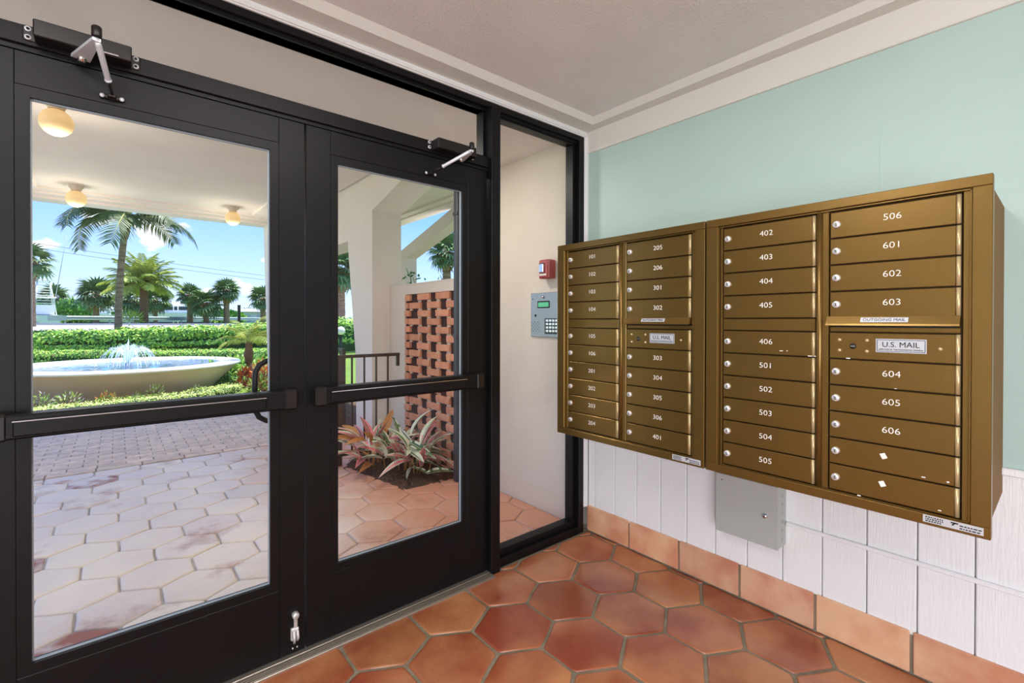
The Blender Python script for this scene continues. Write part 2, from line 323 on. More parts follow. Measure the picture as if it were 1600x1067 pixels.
# ------------------------------------------------------------------ hexagonal clay tiles
def clip(poly, keep):
    out = []
    for i in range(len(poly)):
        a, b = poly[i], poly[(i+1) % len(poly)]; da, db = keep(a), keep(b)
        if da >= 0: out.append(a)
        if (da >= 0) != (db >= 0):
            t = da/(da-db); out.append((a[0]+(b[0]-a[0])*t, a[1]+(b[1]-a[1])*t))
    return out
def area2(p): return abs(sum(p[i][0]*p[(i+1) % len(p)][1]-p[(i+1) % len(p)][0]*p[i][1] for i in range(len(p))))/2
def hexes(cx0, cy0, px, py, x0, x1, y0, y1, gap):
    out = []
    R = px/math.sqrt(3); ky = py/(px*math.sqrt(3)/2)
    j0 = int(math.floor((y0-cy0)/py))-1; j1 = int(math.ceil((y1-cy0)/py))+1
    for j in range(j0, j1+1):
        i0 = int(math.floor((x0-cx0)/px))-1; i1 = int(math.ceil((x1-cx0)/px))+1
        for i in range(i0, i1+1):
            c = (cx0+px*i+(px/2 if j % 2 else 0), cy0+py*j)
            p = []
            for k in range(6):
                a = PI/6+k*PI/3; p.append((c[0]+(R-gap)*math.cos(a), c[1]+(R-gap)*math.sin(a)*ky))
            for f in (lambda q: q[0]-x0-gap/2, lambda q: x1-gap/2-q[0], lambda q: q[1]-y0-gap/2, lambda q: y1-gap/2-q[1]):
                p = clip(p, f)
                if len(p) < 3: break
            if len(p) >= 3 and area2(p) > 0.0012: out.append((c, p))
    return out
def tile_mesh(c, poly, zt, zb, wob=0.003, bev=0.006):
    pts = []
    n = len(poly)
    for i in range(n):
        a, b = Vector(poly[i]), Vector(poly[(i+1) % n])
        if (a-b).length < 0.02: continue
        m = (a+b)/2
        jitter = lambda q, s: q+Vector((noise.noise(Vector((q.x*31, q.y*31, 3))), noise.noise(Vector((q.x*31, q.y*31, 9)))))*s
        aa = a*0.985+Vector(c)*0.015
        d = (b-a).normalized()*min(0.007, (b-a).length*0.2)
        pts += [jitter(a+d, wob), jitter(m, wob*1.6), jitter(b-d, wob)]
    cen = sum(pts, Vector((0, 0)))/len(pts)
    tx, ty = random.uniform(-0.006, 0.006), random.uniform(-0.006, 0.006)
    zz = lambda q: zt+(q.x-cen.x)*tx+(q.y-cen.y)*ty
    k = len(pts); mb = MB(); vs = []
    inner = []
    for q in pts:
        d = cen-q; inner.append(q+d.normalized()*bev)
    ring2 = [q+(cen-q).normalized()*bev*3 for q in pts]
    vs += [(q.x, q.y, zb) for q in pts]+[(q.x, q.y, zz(q)-bev*0.7) for q in pts]+[(q.x, q.y, zz(q)-bev*0.12) for q in inner]+[(q.x, q.y, zz(q)) for q in ring2]
    fs = []
    for r in range(3):
        for i in range(k): fs.append((r*k+i, r*k+(i+1) % k, (r+1)*k+(i+1) % k, (r+1)*k+i))
    mb.add([(a-cen.x, b-cen.y, z) for a, b, z in vs], fs, 0, True); mb.add([(a-cen.x, b-cen.y, z) for a, b, z in vs[3*k:]], [tuple(range(k))], 0, True)
    return mb, cen

# ------------------------------------------------------------------ setting: lobby
XL, YB = -4.3, -6.2       # left wall, back wall
floor = MB().box(XL-0.1, 0.06, YB-0.1, 0.10, -0.2, -0.006).build('floor', 'grout', kind='structure')
for c, p in hexes(-0.374, -0.455, 0.34, 0.2944, XL, -0.003, YB, -0.008, 0.0092):
    mb, cen = tile_mesh(c, p, 0.0, -0.02, wob=0.0035, bev=0.0042)
    o = mb.build('tile', 'clay', floor, local=True); o.location = (cen.x, cen.y, 0)

wall_r = MB().box(0.02, 0.2, YB-0.1, 0.0, -0.2, 3.0).build('wall_right', 'white_paint', kind='structure')
MB().box(0.0, 0.03, YB, -0.001, 0.90, 2.62).build('painted_panel', 'mint', wall_r)
MB().box(-0.0015, 0.002, -1.6325, -1.6305, 1.88, 2.3).build('panel_joint', 'mint', wall_r)
k = 0; y = -0.002; edges = [-0.002, -0.06]+[-0.23-0.1705*i for i in range(0, 35)]
for a, b in zip(edges[:-1], edges[1:]):
    if b < YB: break
    mb = MB(); g = 0.0022; c = 0.006
    mb.prism([(a-g, 0.03), (a-g, c*0.6), (a-g-c*0.6, 0.0), (b+g+c*0.6, 0.0), (b+g, c*0.6), (b+g, 0.03)], 'z', 0.16, 0.905)
    mb.v = [(p[1]+0.0005*math.sin(a*40), p[0], p[2]) for p in mb.v]
    mb.build('plank', 'white_paint', wall_r)
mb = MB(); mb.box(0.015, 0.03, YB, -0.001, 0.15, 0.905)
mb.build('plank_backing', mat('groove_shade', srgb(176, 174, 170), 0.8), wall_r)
tr1 = MB().box(-0.022, 0.01, YB, -2.02+0.3, 0.885, 0.913, 0.004).build('trim_1', 'white_paint', kind='structure')
tr2 = MB().prism([(0.03, 2.597), (-0.012, 2.603), (-0.016, 2.61), (-0.02, 2.745), (0.03, 2.745)], 'y', YB, 0.0)
tr2.build('trim_2', 'band', kind='structure')
base = MB().box(0.0, 0.03, YB, -0.001, -0.02, 0.172).build('baseboard_right', 'grout', kind='structure')
yy = -0.004; first = True
while yy > YB+0.35:
    ln = 0.338
    mb = MB().box(-0.012, 0.004, yy-ln, yy, 0.006, 0.177, 0.004)
    for i, p in enumerate(mb.v):
        mb.v[i] = (p[0]+0.0015*noise.noise(Vector((p[1]*9, p[2]*9, 0))), p[1]+0.003*noise.noise(Vector((p[1]*5, p[2]*20, 5))), p[2]+0.003*noise.noise(Vector((p[1]*6, 1, 8))))
    mb.build('tile', 'clay_base', base); yy -= 0.350

lw = MB(); lw.box(XL-0.2, XL, YB-0.1, -5.75, -0.2, 3.0); lw.box(XL-0.2, XL, -2.65, 0.12, -0.2, 3.0); lw.box(XL-0.2, XL, -5.75, -2.65, 2.46, 3.0); lw.box(XL-0.2, XL, -5.75, -2.65, -0.2, 0.14)  # the opening in this wall is added for the side fill light
lw.build('wall_left', 'band', kind='structure')
MB().box(XL-0.2, 0.2, YB-0.2, YB, -0.2, 3.0).build('wall_back', 'band', kind='structure')
ceil = MB()
ceil.box(XL-0.1, 0.2, YB-0.1, 0.0, 2.78, 3.0)
ceil_o = ceil.build('ceiling', 'stucco_in', kind='structure')
mb = MB()
mb.box(XL, 0.03, -0.118, 0.0, 2.742, 2.79); mb.box(-0.095, 0.03, YB, -0.118, 2.742, 2.79)
mb.add([(XL, -0.118, 2.742), (-0.095, -0.118, 2.742), (-0.12, -0.143, 2.781), (XL, -0.143, 2.781)], [(0, 1, 2, 3)])
mb.add([(-0.095, -0.118, 2.742), (-0.095, YB, 2.742), (-0.12, YB, 2.781), (-0.12, -0.143, 2.781)], [(0, 1, 2, 3)])
mb.build('border', 'band', ceil_o)
for (lx, ly, a, b) in ((-3.1, -1.30, 0.94, 0.44), (-1.9, -1.30, 0.94, 0.44)):  # unseen panels added to go with the lobby fill lamps
    t = thing('added_ceiling_light', 'added flush white ceiling light panel, out of view over the %s of the lobby' % ('left side' if lx < -2.5 else 'middle'), 'light', (lx, ly, 2.72), 'added lobby ceiling light panels')
    MB().box(lx-a/2-0.02, lx+a/2+0.02, ly-b/2-0.02, ly+b/2+0.02, 2.735, 2.782, 0.004).build('frame', 'band', t)
    MB().box(lx-a/2, lx+a/2, ly-b/2, ly+b/2, 2.722, 2.736, 0.003).build('diffuser', 'panel_emit', t)

# ------------------------------------------------------------------ setting: storefront (frames, doors, transom, sidelight)
BK = 'black_metal'
fr = MB()
# head, right jamb, mullion, header, left mullion; stepped profile
fr.box(-4.28, -0.045, 0.0, 0.11, 2.672, 2.705, 0.002); fr.box(-4.28, -0.045, 0.02, 0.09, 2.655, 2.674)
fr.box(-0.092, -0.045, 0.0, 0.11, 0.0, 2.675, 0.002); fr.box(-0.118, -0.09, 0.035, 0.09, 0.0, 2.66)
fr.box(-0.866, -0.803, -0.035, 0.11, 0.0, 2.672, 0.002)
fr.box(-2.905, -2.845, -0.035, 0.11, 0.0, 2.672, 0.002)
fr.box(-4.28, -4.22, 0.0, 0.11, 0.0, 2.675, 0.002)
trim3 = fr.build('trim_3', BK, kind='structure'); 
hd = MB(); hd.box(-2.846, -0.865, -0.012, 0.11, 2.322, 2.382, 0.002); hd.box(-2.846, -0.865, 0.0, 0.09, 2.306, 2.324)
hd.build('header', BK, trim3)
sl = MB(); sl.box(-0.803, -0.092, 0.0, 0.11, 0.0, 0.05, 0.002); sl.box(-0.80, -0.10, 0.03, 0.09, 0.05, 0.078, 0.002)
sl.build('sill', BK, trim3)
s2 = MB(); s2.box(-4.22, -2.905, 0.0, 0.11, 0.0, 0.05, 0.002); s2.box(-4.2, -2.9, 0.03, 0.09, 0.05, 0.078)
s2.build('sill', BK, trim3)
# white painted edge trim at right and over the head
wt = MB(); wt.box(-0.044, 0.0, -0.004, 0.09, 0.17, 2.742, 0.003); wt.box(-0.032, -0.012, -0.010, -0.003, 0.17, 2.72, 0.003)
wt.build('trim_4', 'white_paint', kind='structure')
wt = MB(); wt.box(-4.3, -0.03, -0.006, 0.09, 2.706, 2.745, 0.002); wt.box(-4.3, -0.03, -0.014, -0.005, 2.712, 2.724, 0.002)
wt.build('trim_5', 'white_paint', kind='structure')
th = MB(); th.box(-2.85, -0.862, -0.068, 0.12, -0.01, 0.008, 0.003)
for q in (-0.055, -0.043, -0.031): th.box(-2.85, -0.862, q-0.003, q+0.003, 0.007, 0.0105)
th.box(-2.85, -0.862, -0.02, 0.05, 0.008, 0.013, 0.002)
th.build('trim_6', 'alu', kind='structure')
def pane(name, x0, x1, z0, z1, y=0.062):
    return MB().box(x0, x1, y-0.004, y+0.004, z0, z1)
def stop(mb, x0, x1, z0, z1, y0, y1, w=0.012, mi=0):
    mb.box(x0-w, x0, y0, y1, z0-w, z1+w, mi=mi); mb.box(x1, x1+w, y0, y1, z0-w, z1+w, mi=mi); mb.box(x0, x1, y0, y1, z0-w, z0, mi=mi); mb.box(x0, x1, y0, y1, z1, z1+w, mi=mi)
win1 = MB(); stop(win1, -2.83, -0.88, 2.40, 2.655, 0.03, 0.095)
w1 = win1.build('window_1', BK, kind='structure'); pane('', -2.842, -0.868, 2.388, 2.662).build('glass', 'glass', w1)
win2 = MB(); stop(win2, -0.788, -0.128, 0.088, 2.645, 0.03, 0.095)
w2 = win2.build('window_2', BK, kind='structure'); pane('', -0.80, -0.118, 0.078, 2.655).build('glass', 'glass', w2)
win3 = MB(); stop(win3, -4.2, -2.92, 0.088, 2.645, 0.03, 0.095)
w3 = win3.build('window_3', BK, kind='structure'); pane('', -4.21, -2.91, 0.078, 2.655).build('glass', 'glass', w3)

def door(n, x0, x1, g0, g1, gb, gt, handle_side):
    zt = 2.304; zb = 0.014; a, b = 0.004, 0.05
    m = MB()
    m.box(x0, g0-0.034, a, b, zb, zt, 0.0015); m.box(g1+0.034, x1, a, b, zb, zt, 0.0015)
    m.box(g0-0.034, g1+0.034, a, b, gt+0.034, zt, 0.0015); m.box(g0-0.034, g1+0.034, a, b, zb, gb-0.034, 0.0015)
    d = m.build('door_%d' % n, BK, kind='structure')
    s = MB(); stop(s, g0, g1, gb, gt, a+0.002, b-0.004, 0.0335); s.build('glazing_stop', BK, d)
    s = MB(); stop(s, g0+0.003, g1-0.003, gb+0.003, gt-0.003, 0.022, 0.034, 0.004); s.build('gasket', 'galv', d)
    MB().box(g0-0.002, g1+0.002, 0.026, 0.032, gb-0.002, gt+0.002).build('glass', 'glass', d)
    return d
d2 = door(2, -1.855, -0.872, -1.716, -1.036, 0.337, 2.164, 1)
d1 = door(1, -2.843, -1.862, -2.698, -1.998, 0.337, 2.164, -1)
def push_bar(d, x0, x1):
    p = MB(); p.box(x0, x1, -0.066, 0.004, 1.080, 1.156, 0.006)
    p.box(x0+0.06, x1-0.12, -0.078, -0.064, 1.090, 1.140, 0.004)
    o = p.build('push_bar', BK, d)
    MB().box(x0+0.06, x1-0.12, -0.0795, -0.0775, 1.136, 1.139).build('edge_strip', 'chrome', o)
    MB().box(x0-0.004, x0+0.05, -0.070, 0.002, 1.076, 1.160, 0.008).build('end_cap', 'closer_black', o)
    MB().box(x1-0.05, x1+0.004, -0.070, 0.002, 1.076, 1.160, 0.008).build('end_cap', 'closer_black', o)
push_bar(d2, -1.833, -0.940); push_bar(d1, -2.79, -1.910)
ph = MB(); cz = [(-1.95, 0.05, 1.275), (-1.955, 0.10, 1.275), (-1.99, 0.105, 1.272), (-2.018, 0.108, 1.255), (-2.032, 0.11, 1.225), (-2.035, 0.11, 1.145), (-2.032, 0.11, 1.06), (-2.018, 0.108, 1.03), (-1.99, 0.105, 1.012), (-1.955, 0.10, 1.010), (-1.95, 0.05, 1.010)]
ph.tube(cz, 0.0115, 10); ph.build('pull_handle', BK, d1)
ph = MB(); ph.tube([(-1.77, 0.05, 1.275), (-1.765, 0.105, 1.275), (-1.75, 0.11, 1.25), (-1.748, 0.11, 1.04), (-1.765, 0.105, 1.01), (-1.77, 0.05, 1.01)], 0.0115, 10); ph.build('pull_handle', BK, d2)
# kick-down holder at the foot of the left leaf
kd = MB(); kd.lathe([(0.0, -0.016), (0.012, -0.016), (0.014, -0.012), (0.014, 0.004)], (-1.902, 0, 0.178), 14, axis='y')
kd.box(-1.909, -1.895, -0.013, 0.003, 0.125, 0.172, 0.003); kd.box(-1.922, -1.890, -0.014, 0.004, 0.075, 0.128, 0.004)
kd.tube([(-1.912, -0.018, 0.118), (-1.912, -0.026, 0.085), (-1.910, -0.016, 0.068)], 0.006, 8); kd.tube([(-1.897, -0.018, 0.118), (-1.897, -0.026, 0.090), (-1.898, -0.016, 0.076)], 0.005, 8)
kd.build('door_holder', 'nickel', d1)
for q in (-1.912, -1.894): MB().lathe([(0, -0.001), (0.004, -0.001), (0.004, 0.005)], (q, 0, 0.036), 8, axis='y').build('screw', 'chrome', d1)

def closer(label, x0, x1, elbow, spind, foot, chrome_arm):
    t = thing('door_closer', label, 'door closer', (x0, -0.01, 2.355))
    b = MB(); b.box(x0, x1, -0.076, -0.014, 2.332, 2.384, 0.003); b.box(x0+0.07, x0+0.09, -0.05, -0.03, 2.38, 2.392)
    b.build('body', 'closer_black', t)
    MB().box(x0-0.028, x1+0.024, -0.016, -0.010, 2.334, 2.382, 0.002).build('mounting_plate', 'closer_black', t)
    for xx in (x0-0.016, x1+0.012):
        for z in (2.345, 2.371):
            s = MB(); s.lathe([(0.0, -0.020), (0.0035, -0.020), (0.0045, -0.017)], (xx, 0, z), 12, axis='y'); s.lathe([(0.0045, -0.019), (0.0085, -0.0185), (0.0085, -0.015)], (xx, 0, z), 14, axis='y', mi=1)
            s.build('screw', ['closer_black', 'satin'], t)
    MB().box(x1-0.075, x1-0.035, -0.0775, -0.0755, 2.337, 2.341).build('adjuster_slot', 'chrome', t)
    E_, S_, F_ = Vector(elbow), Vector(spind), Vector(foot)
    a = MB(); d = (E_-S_).normalized(); w = d.cross(Vector((0, 0, 1))).normalized()
    pl = [S_-d*0.016+w*0.024, S_-d*0.016-w*0.024, E_-w*0.010, E_+w*0.010]
    a.add([(p.x, p.y, z) for z in (S_.z-0.006, S_.z+0.004) for p in pl], [(0, 1, 2, 3), (7, 6, 5, 4), (0, 4, 5, 1), (1, 5, 6, 2), (2, 6, 7, 3), (3, 7, 4, 0)])
    a.build('main_arm', 'satin', t)
    MB().lathe([(0, -0.012), (0.012, -0.012), (0.013, -0.008), (0.013, 0.018), (0.010, 0.022), (0, 0.022)], E_, 14).build('elbow_joint', 'closer_black', t)
    MB().lathe([(0, -0.02), (0.011, -0.02), (0.011, 0.012), (0, 0.012)], S_, 12).build('spindle', 'chrome', t)
    r = MB(); e2 = E_-Vector((0, 0, 0.016)); f2 = F_+Vector((0, -0.018, 0.004))
    q = lambda k: e2.lerp(f2, k)
    r.tube([q(0.0), q(0.06)], 0.006, 10); r.tube([q(0.05), q(0.10), q(0.72), q(0.76)], [0.007, 0.0085, 0.0085, 0.006], 10); r.tube([q(0.72), q(0.75)], 0.010, 10)
    r.build('forearm', 'satin', t)
    MB().tube([q(0.74), q(1.0)], 0.0045, 8).build('arm_rod', 'closer_black', t)
    ft = MB(); ft.box(F_.x-0.034, F_.x+0.034, -0.008, 0.004, F_.z-0.007, F_.z+0.007, 0.003); ft.box(F_.x-0.012, F_.x+0.012, -0.026, -0.006, F_.z-0.006, F_.z+0.006, 0.003)
    ft.build('arm_shoe', 'closer_black', t)
    for xx in (-0.026, 0.026): MB().lathe([(0.0, -0.011), (0.006, -0.010), (0.007, -0.007)], (F_.x+xx, 0, F_.z), 12, axis='y').build('screw', 'satin', t)
closer('dark door closer with chrome arm over the left door leaf', -2.683, -2.445, (-2.532, -0.205, 2.335), (-2.572, -0.045, 2.318), (-2.497, -0.01, 2.22), True)
closer('dark door closer with thin arm over the right door leaf', -1.239, -1.000, (-1.105, -0.180, 2.335), (-1.08, -0.045, 2.318), (-1.243, -0.01, 2.212), False)

# ------------------------------------------------------------------ mailbox cabinets
XF = -0.5507
XD = XF+0.012     # door faces sit a little behind the frame face
def cabinet(label, y0, y1, in0, in1, cols, numbers, slot_col):
    t = thing('mailbox_cabinet', label, 'mailbox', (0, (y0+y1)/2, 0.8076))
    z0, z1 = 0.8085, 1.8805
    b = MB(); b.box(XF+0.035, 0.0, y1+0.012, y0-0.012, z0+0.012, z1-0.012); b.build('body', 'brass_side', t)
    f = MB(); iz0, iz1 = 0.842, 1.848; fw = 0.028
    for (a, c, d, e) in ((y1, y0, iz1, z1), (y1, y0, z0, iz0), (in0, y0, iz0, iz1), (y1, in1, iz0, iz1)):
        f.box(XF, XF+0.036, a, c, d, e, 0.0018)
    g = 0.007
    for (a, c, d, e) in ((in1, in0, iz1-0.006, iz1-0.002), (in1, in0, iz0+0.001, iz0+0.004), (in0-0.004, in0-0.001, iz0, iz1), (in1+0.001, in1+0.005, iz0, iz1)):
        f.box(XF+0.006, XF+0.03, a, c, d, e)
    f.build('frame', 'brass', t)
    MB().box(XF+0.030, XF+0.036, in1, in0, iz0, iz1).build('recess_back', 'brass_dark', t)
    # mullion between the two columns, rounded
    ym = (cols[0][1]+cols[1][0])/2+0.004
    mm = MB(); mm.tube([(XF+0.016, ym+0.006, iz0+0.003), (XF+0.016, ym+0.006, iz1-0.004)], 0.011, 10); mm.box(XF+0.014, XF+0.034, cols[1][0]+0.003, cols[0][1]-0.003, iz0+0.003, iz1-0.004, 0.002)
    mm.build('mullion', 'brass', t)
    for yy0 in (in0-0.006, cols[1][1]-0.004):
        lo = min(yy0, cols[0][0]+0.003) if yy0 > cols[0][0] else in1+0.005
        hi = max(yy0, cols[0][0]+0.003) if yy0 > cols[0][0] else yy0+0.001
        MB().box(XF+0.014, XF+0.03, lo, hi, iz0+0.003, iz1-0.004, 0.001).build('side_strip', 'brass', t)
    zt = [1.838, 1.7435, 1.649, 1.5545, 1.460]; zl = [1.410]+[1.410-0.0938*i for i in range(1, 7)]
    lockc = []
    for ci, (ya, yb) in enumerate(cols):
        rows = [(zt[i], zt[i+1]) for i in range(4)]+[(zl[i], zl[i+1]) for i in range(6)]
        if ci == 1: master = rows.pop(4)
        for (a, c), num in zip(rows, numbers[ci]):
            d = MB(); g = 0.0028
            d.box(XD, XD+0.014, yb+g+0.011, ya-g, c+g, a-g, 0.0012)
            do = d.build('mailbox_door', 'brass', t)
            MB().tube([(XD+0.004, yb+0.0075, c+g), (XD+0.004, yb+0.0075, a-g)], 0.0062, 8).build('hinge_edge', 'brass_edge', do)
            ly, lz = ya-0.022, c+0.030 if ci < 9 else c
            lk = MB(); lk.lathe([(0.0, -0.010), (0.010, -0.010), (0.0122, -0.0075), (0.013, -0.002), (0.013, 0.003)], (XD, ly, lz+0.018), 16, axis='x')
            lo = lk.build('lock', 'nickel', do)
            kh = MB(); kh.box(XD-0.0104, XD-0.0098, ly-0.0014, ly+0.0014, lz+0.0125, lz+0.0225); kh.lathe([(0.0048, -0.0102), (0.0058, -0.0102)], (XD, ly, lz+0.018), 14, axis='x')
            lkm = kh
            lo.data.materials.append(M['print_black'])
            nb = len(lo.data.vertices)
            bm = bmesh.new(); bm.from_mesh(lo.data); loc = wl(do)
            for fc in kh.f:
                vs = [bm.verts.new((kh.v[i][0]-loc.x, kh.v[i][1]-loc.y, kh.v[i][2]-loc.z)) for i in fc]; nf = bm.faces.new(vs); nf.material_index = 1
            bm.to_mesh(lo.data); bm.free()
            yc = (ya+yb)/2+0.0 if ci == 0 else (ya+yb)/2-0.005
            if num: text_obj('number', num, 0.030, 'print_white', do, (XD-0.0008, yc, (a+c)/2+0.004), sx=1.14, thin=-0.008)
            else:
                s = MB(); zz = (a+c)/2+0.012; yk = yc+0.01+random.uniform(0, 0.02); 
                s.add([(XD-0.0008, yk+0.010, zz+0.004), (XD-0.0008, yk-0.004, zz+0.010), (XD-0.0008, yk-0.012, zz-0.006), (XD-0.0008, yk+0.002, zz-0.013)], [(0, 1, 2, 3)])
                s.build('label_scrap', 'print_white', do)
        # fixed blank strip between upper and lower banks (column 1), or outgoing-mail hood (column 2)
        if ci == 0:
            MB().box(XD+0.001, XD+0.014, yb+0.002, ya-0.002, 1.4125, 1.4575, 0.001).build('fixed_strip', 'brass', t)
        else:
            h = MB(); h.prism([(XD+0.014, 1.466), (XD-0.004, 1.466), (XD-0.020, 1.440), (XD-0.022, 1.434), (XD-0.003, 1.438), (XD+0.014, 1.438)], 'y', yb+0.002, ya+0.006)
            ho = h.build('outgoing_hood', 'brass', t)
            MB().box(XD+0.006, XD+0.014, yb+0.002, ya-0.002, 1.4125, 1.428, 0.001).build('slot_sill', 'brass', t)
            MB().box(XD+0.010, XD+0.016, yb+0.012, ya-0.012, 1.428, 1.440).build('mail_slot', 'print_black', t)
            ys = (ya+yb)/2+0.014; ln = 0.064
            # label strip lies on the sloping hood
            def hood(yq, k): return (XD-0.004-0.016*k-0.0008, yq, 1.466-0.026*k+0.0004)
            s = MB(); s.add([hood(ys+ln, 0.2), hood(ys-ln, 0.2), hood(ys-ln, 0.8), hood(ys+ln, 0.8)], [(0, 1, 2, 3)])
            lb = s.build('label', 'silver_label', ho)
            tx = text_obj('lettering', 'OUTGOING MAIL', 0.0145, 'print_black', ho, (XD-0.024, ys, 1.4555), sx=1.0)
            tilt = Matrix.Rotation(math.atan2(0.016, 0.026), 4, 'Y')
            tx.data.transform(tilt)
            tx.location = Vector((XD-0.0134, ys, 1.4535))-wl(ho)
            # master panel
            a, c = master; mp_ = MB(); mp_.box(XD, XD+0.014, yb+0.0135, ya-0.0022, c+0.0022, a-0.0022, 0.0012); mo = mp_.build('master_panel', 'brass', t)
            MB().tube([(XD+0.004, yb+0.0075, c+0.002), (XD+0.004, yb+0.0075, a-0.002)], 0.0062, 8).build('hinge_edge', 'brass_edge', mo)
            zc = (a+c)/2+0.003
            kk = MB(); kk.lathe([(0, -0.003), (0.009, -0.003), (0.011, 0.002)], (XD, ya-0.072, zc-0.004), 16, axis='x'); kk.build('lock_cover', 'print_black', mo)
            MB().box(XD-0.0045, XD-0.0025, ya-0.079, ya-0.066, zc-0.0055, zc-0.0025).build('key_slot', 'chrome', mo)
            for (dy, dz) in ((0.032, 0.017), (0.032, -0.020), (0.112, 0.017), (0.112, -0.020), (0.300, -0.004)):
                MB().lathe([(0, -0.004), (0.004, -0.0035), (0.006, 0.0)], (XD, ya-dy, zc+dz), 10, axis='x').build('rivet', 'brass_edge', mo)
            y_a, y_b = ya-0.137, ya-0.268
            lab = MB(); lab.box(XD-0.0012, XD+0.0005, y_b, y_a, zc-0.021, zc+0.024); lo_ = lab.build('plate', 'silver_label', mo)
            br = MB(); w_ = 0.0016
            for q in ((y_b+0.003, y_a-0.003, zc+0.0195, zc+0.0195+w_), (y_b+0.003, y_a-0.003, zc-0.018, zc-0.018+w_), (y_b+0.003, y_b+0.003+w_, zc-0.018, zc+0.021), (y_a-0.003-w_, y_a-0.003, zc-0.018, zc+0.021)):
                br.box(XD-0.0018, XD-0.001, *q)
            br.build('plate_border', mat('plate_navy', srgb(40, 52, 84), 0.5), lo_)
            text_obj('lettering', 'U.S. MAIL', 0.0245, 'print_black', lo_, (XD-0.0018, (y_a+y_b)/2, zc+0.0045), sx=0.98)
            text_obj('lettering', 'APPROVED BY THE POSTMASTER GENERAL', 0.0068, 'print_black', lo_, (XD-0.0018, (y_a+y_b)/2, zc-0.0115), sx=0.88)
    if y1 < -2:      # paint chips on the right-hand cabinet
        cm = MB()
        for (yy_, zz_, w_, h_) in ((-1.437, 1.333, 0.012, 0.003), (-1.462, 1.334, 0.004, 0.003), (-1.535, 1.3185, 0.026, 0.003), (-1.655, 1.3175, 0.012, 0.003), (-1.86, 0.952, 0.010, 0.003), (-1.92, 0.951, 0.006, 0.004), (-1.69, 0.846, 0.010, 0.003), (-1.90, 0.858, 0.008, 0.003), (-1.79, 1.226, 0.007, 0.002)):
            cm.box(XD-0.0006, XD+0.0004, yy_-w_, yy_, zz_, zz_+h_)
        cm.build('paint_chips', 'print_white', t, kind='stuff')
    # rating label at the lower right of the frame
    yl = y1+0.152; s = MB(); s.box(XF-0.0008, XF+0.0003, yl-0.137, yl, 0.8175, 0.8405); so = s.build('rating_label', 'silver_label', t)
    pr = MB()
    for r_ in range(3):
        q = yl-0.006
        while q > yl-0.045:
            w_ = random.uniform(0.002, 0.006); pr.box(XF-0.0012, XF-0.0006, q-w_, q, 0.821+r_*0.006, 0.8245+r_*0.006); q -= w_+0.0018
    pr.box(XF-0.0012, XF-0.0006, yl-0.082, yl-0.065, 0.833, 0.837); pr.prism([(yl-0.066, 0.827), (yl-0.074, 0.837), (yl-0.078, 0.837), (yl-0.071, 0.827)], 'x', XF-0.0012, XF-0.0006)
    for r_ in range(2):
        q = yl-0.085
        while q > yl-0.130:
            w_ = random.uniform(0.003, 0.009); pr.box(XF-0.0012, XF-0.0006, q-w_, q, 0.821+r_*0.008, 0.8245+r_*0.008); q -= w_+0.0018
    pr.build('fine_print', 'print_black', so)
    return t
cabA = cabinet('gold mailbox cabinet numbered 101 to 401, nearer the glass doors', -0.2455, -1.1375, -0.300, -1.092,
        [(-0.319, -0.671), (-0.719, -1.069)],
        [['101', '102', '103', '104', '105', '106', '201', '202', '203', '204'], ['205', '206', '301', '302', '303', '304', '305', '306', '401']], 1)
cabB = cabinet('gold mailbox cabinet numbered 402 to 606, above the grey junction box', -1.1445, -2.018, -1.196, -1.974,
        [(-1.213, -1.560), (-1.603, -1.951)],
        [['402', '403', '404', '405', '406', '501', '502', '503', '504', '505'], ['506', '601', '602', '603', '604', '605', '606', '', '']], 1)

# ------------------------------------------------------------------ junction box and raceway
t = thing('junction_box', 'grey metal junction box on white planks below the mailboxes', 'electrical box', (0, -1.12, 0.36))
MB().box(-0.098, -0.001, -1.270, -0.968, 0.362, 0.66, 0.002).build('body', 'ebox', t)
MB().box(-0.104, -0.098, -1.272, -0.966, 0.360, 0.66, 0.0015).build('cover', 'ebox', t)
lk = MB(); lk.lathe([(0, -0.014), (0.009, -0.014), (0.011, -0.010), (0.011, 0)], (-0.104, -1.215, 0.510), 14, axis='x'); lk.build('lock', 'chrome', t)
ko = MB()
for q in range(6): ko.lathe([(0.006, -0.0015), (0.008, -0.0015)], (-0.05, -1.270, 0.40+q*0.042), 12, axis='y')
ko.build('knockout', mat('knockout_line', srgb(110, 112, 110), 0.6), t)
MB().lathe([(0, -0.0012), (0.003, -0.0012), (0.003, 0)], (-0.104, -1.00, 0.63), 8, axis='x').build('screw', 'print_black', t)
rw = MB(); rw.box(-0.014, -0.0005, -2.9, -1.2725, 0.455, 0.474, 0.003)
tag(rw.build('cable_raceway', 'white_paint'), 'thin white cable raceway running from the junction box across planks', 'conduit')

# ------------------------------------------------------------------ setting: outside walls, soffit, portico
wo_ = MB().box(0.0, 0.16, 0.115, 1.46, -0.3, 3.2).build('wall_outside', 'stucco_wall', kind='structure')
MB().box(-4.3, 0.0, 0.112, 1.46, 2.75, 3.2).build('ceiling_vestibule', 'stucco_out', kind='structure')
MB().box(-12.0, 6.0, 0.0, 0.11, 3.0, 6.0).build('wall_facade', 'stucco_wall', kind='structure')
MB().box(0.16, 6.0, 0.0, 1.46, -0.3, 3.2).build('wall_facade_right', 'stucco_wall', kind='structure')
MB().box(-12.0, -4.32, 0.0, 0.11, -0.3, 3.2).build('wall_facade_left', 'stucco_wall', kind='structure')
pc = MB(); H = 3.15
PX0 = -3.85
pc.box(PX0, 1.36, 1.40, 7.05, H+0.03, H+0.5)
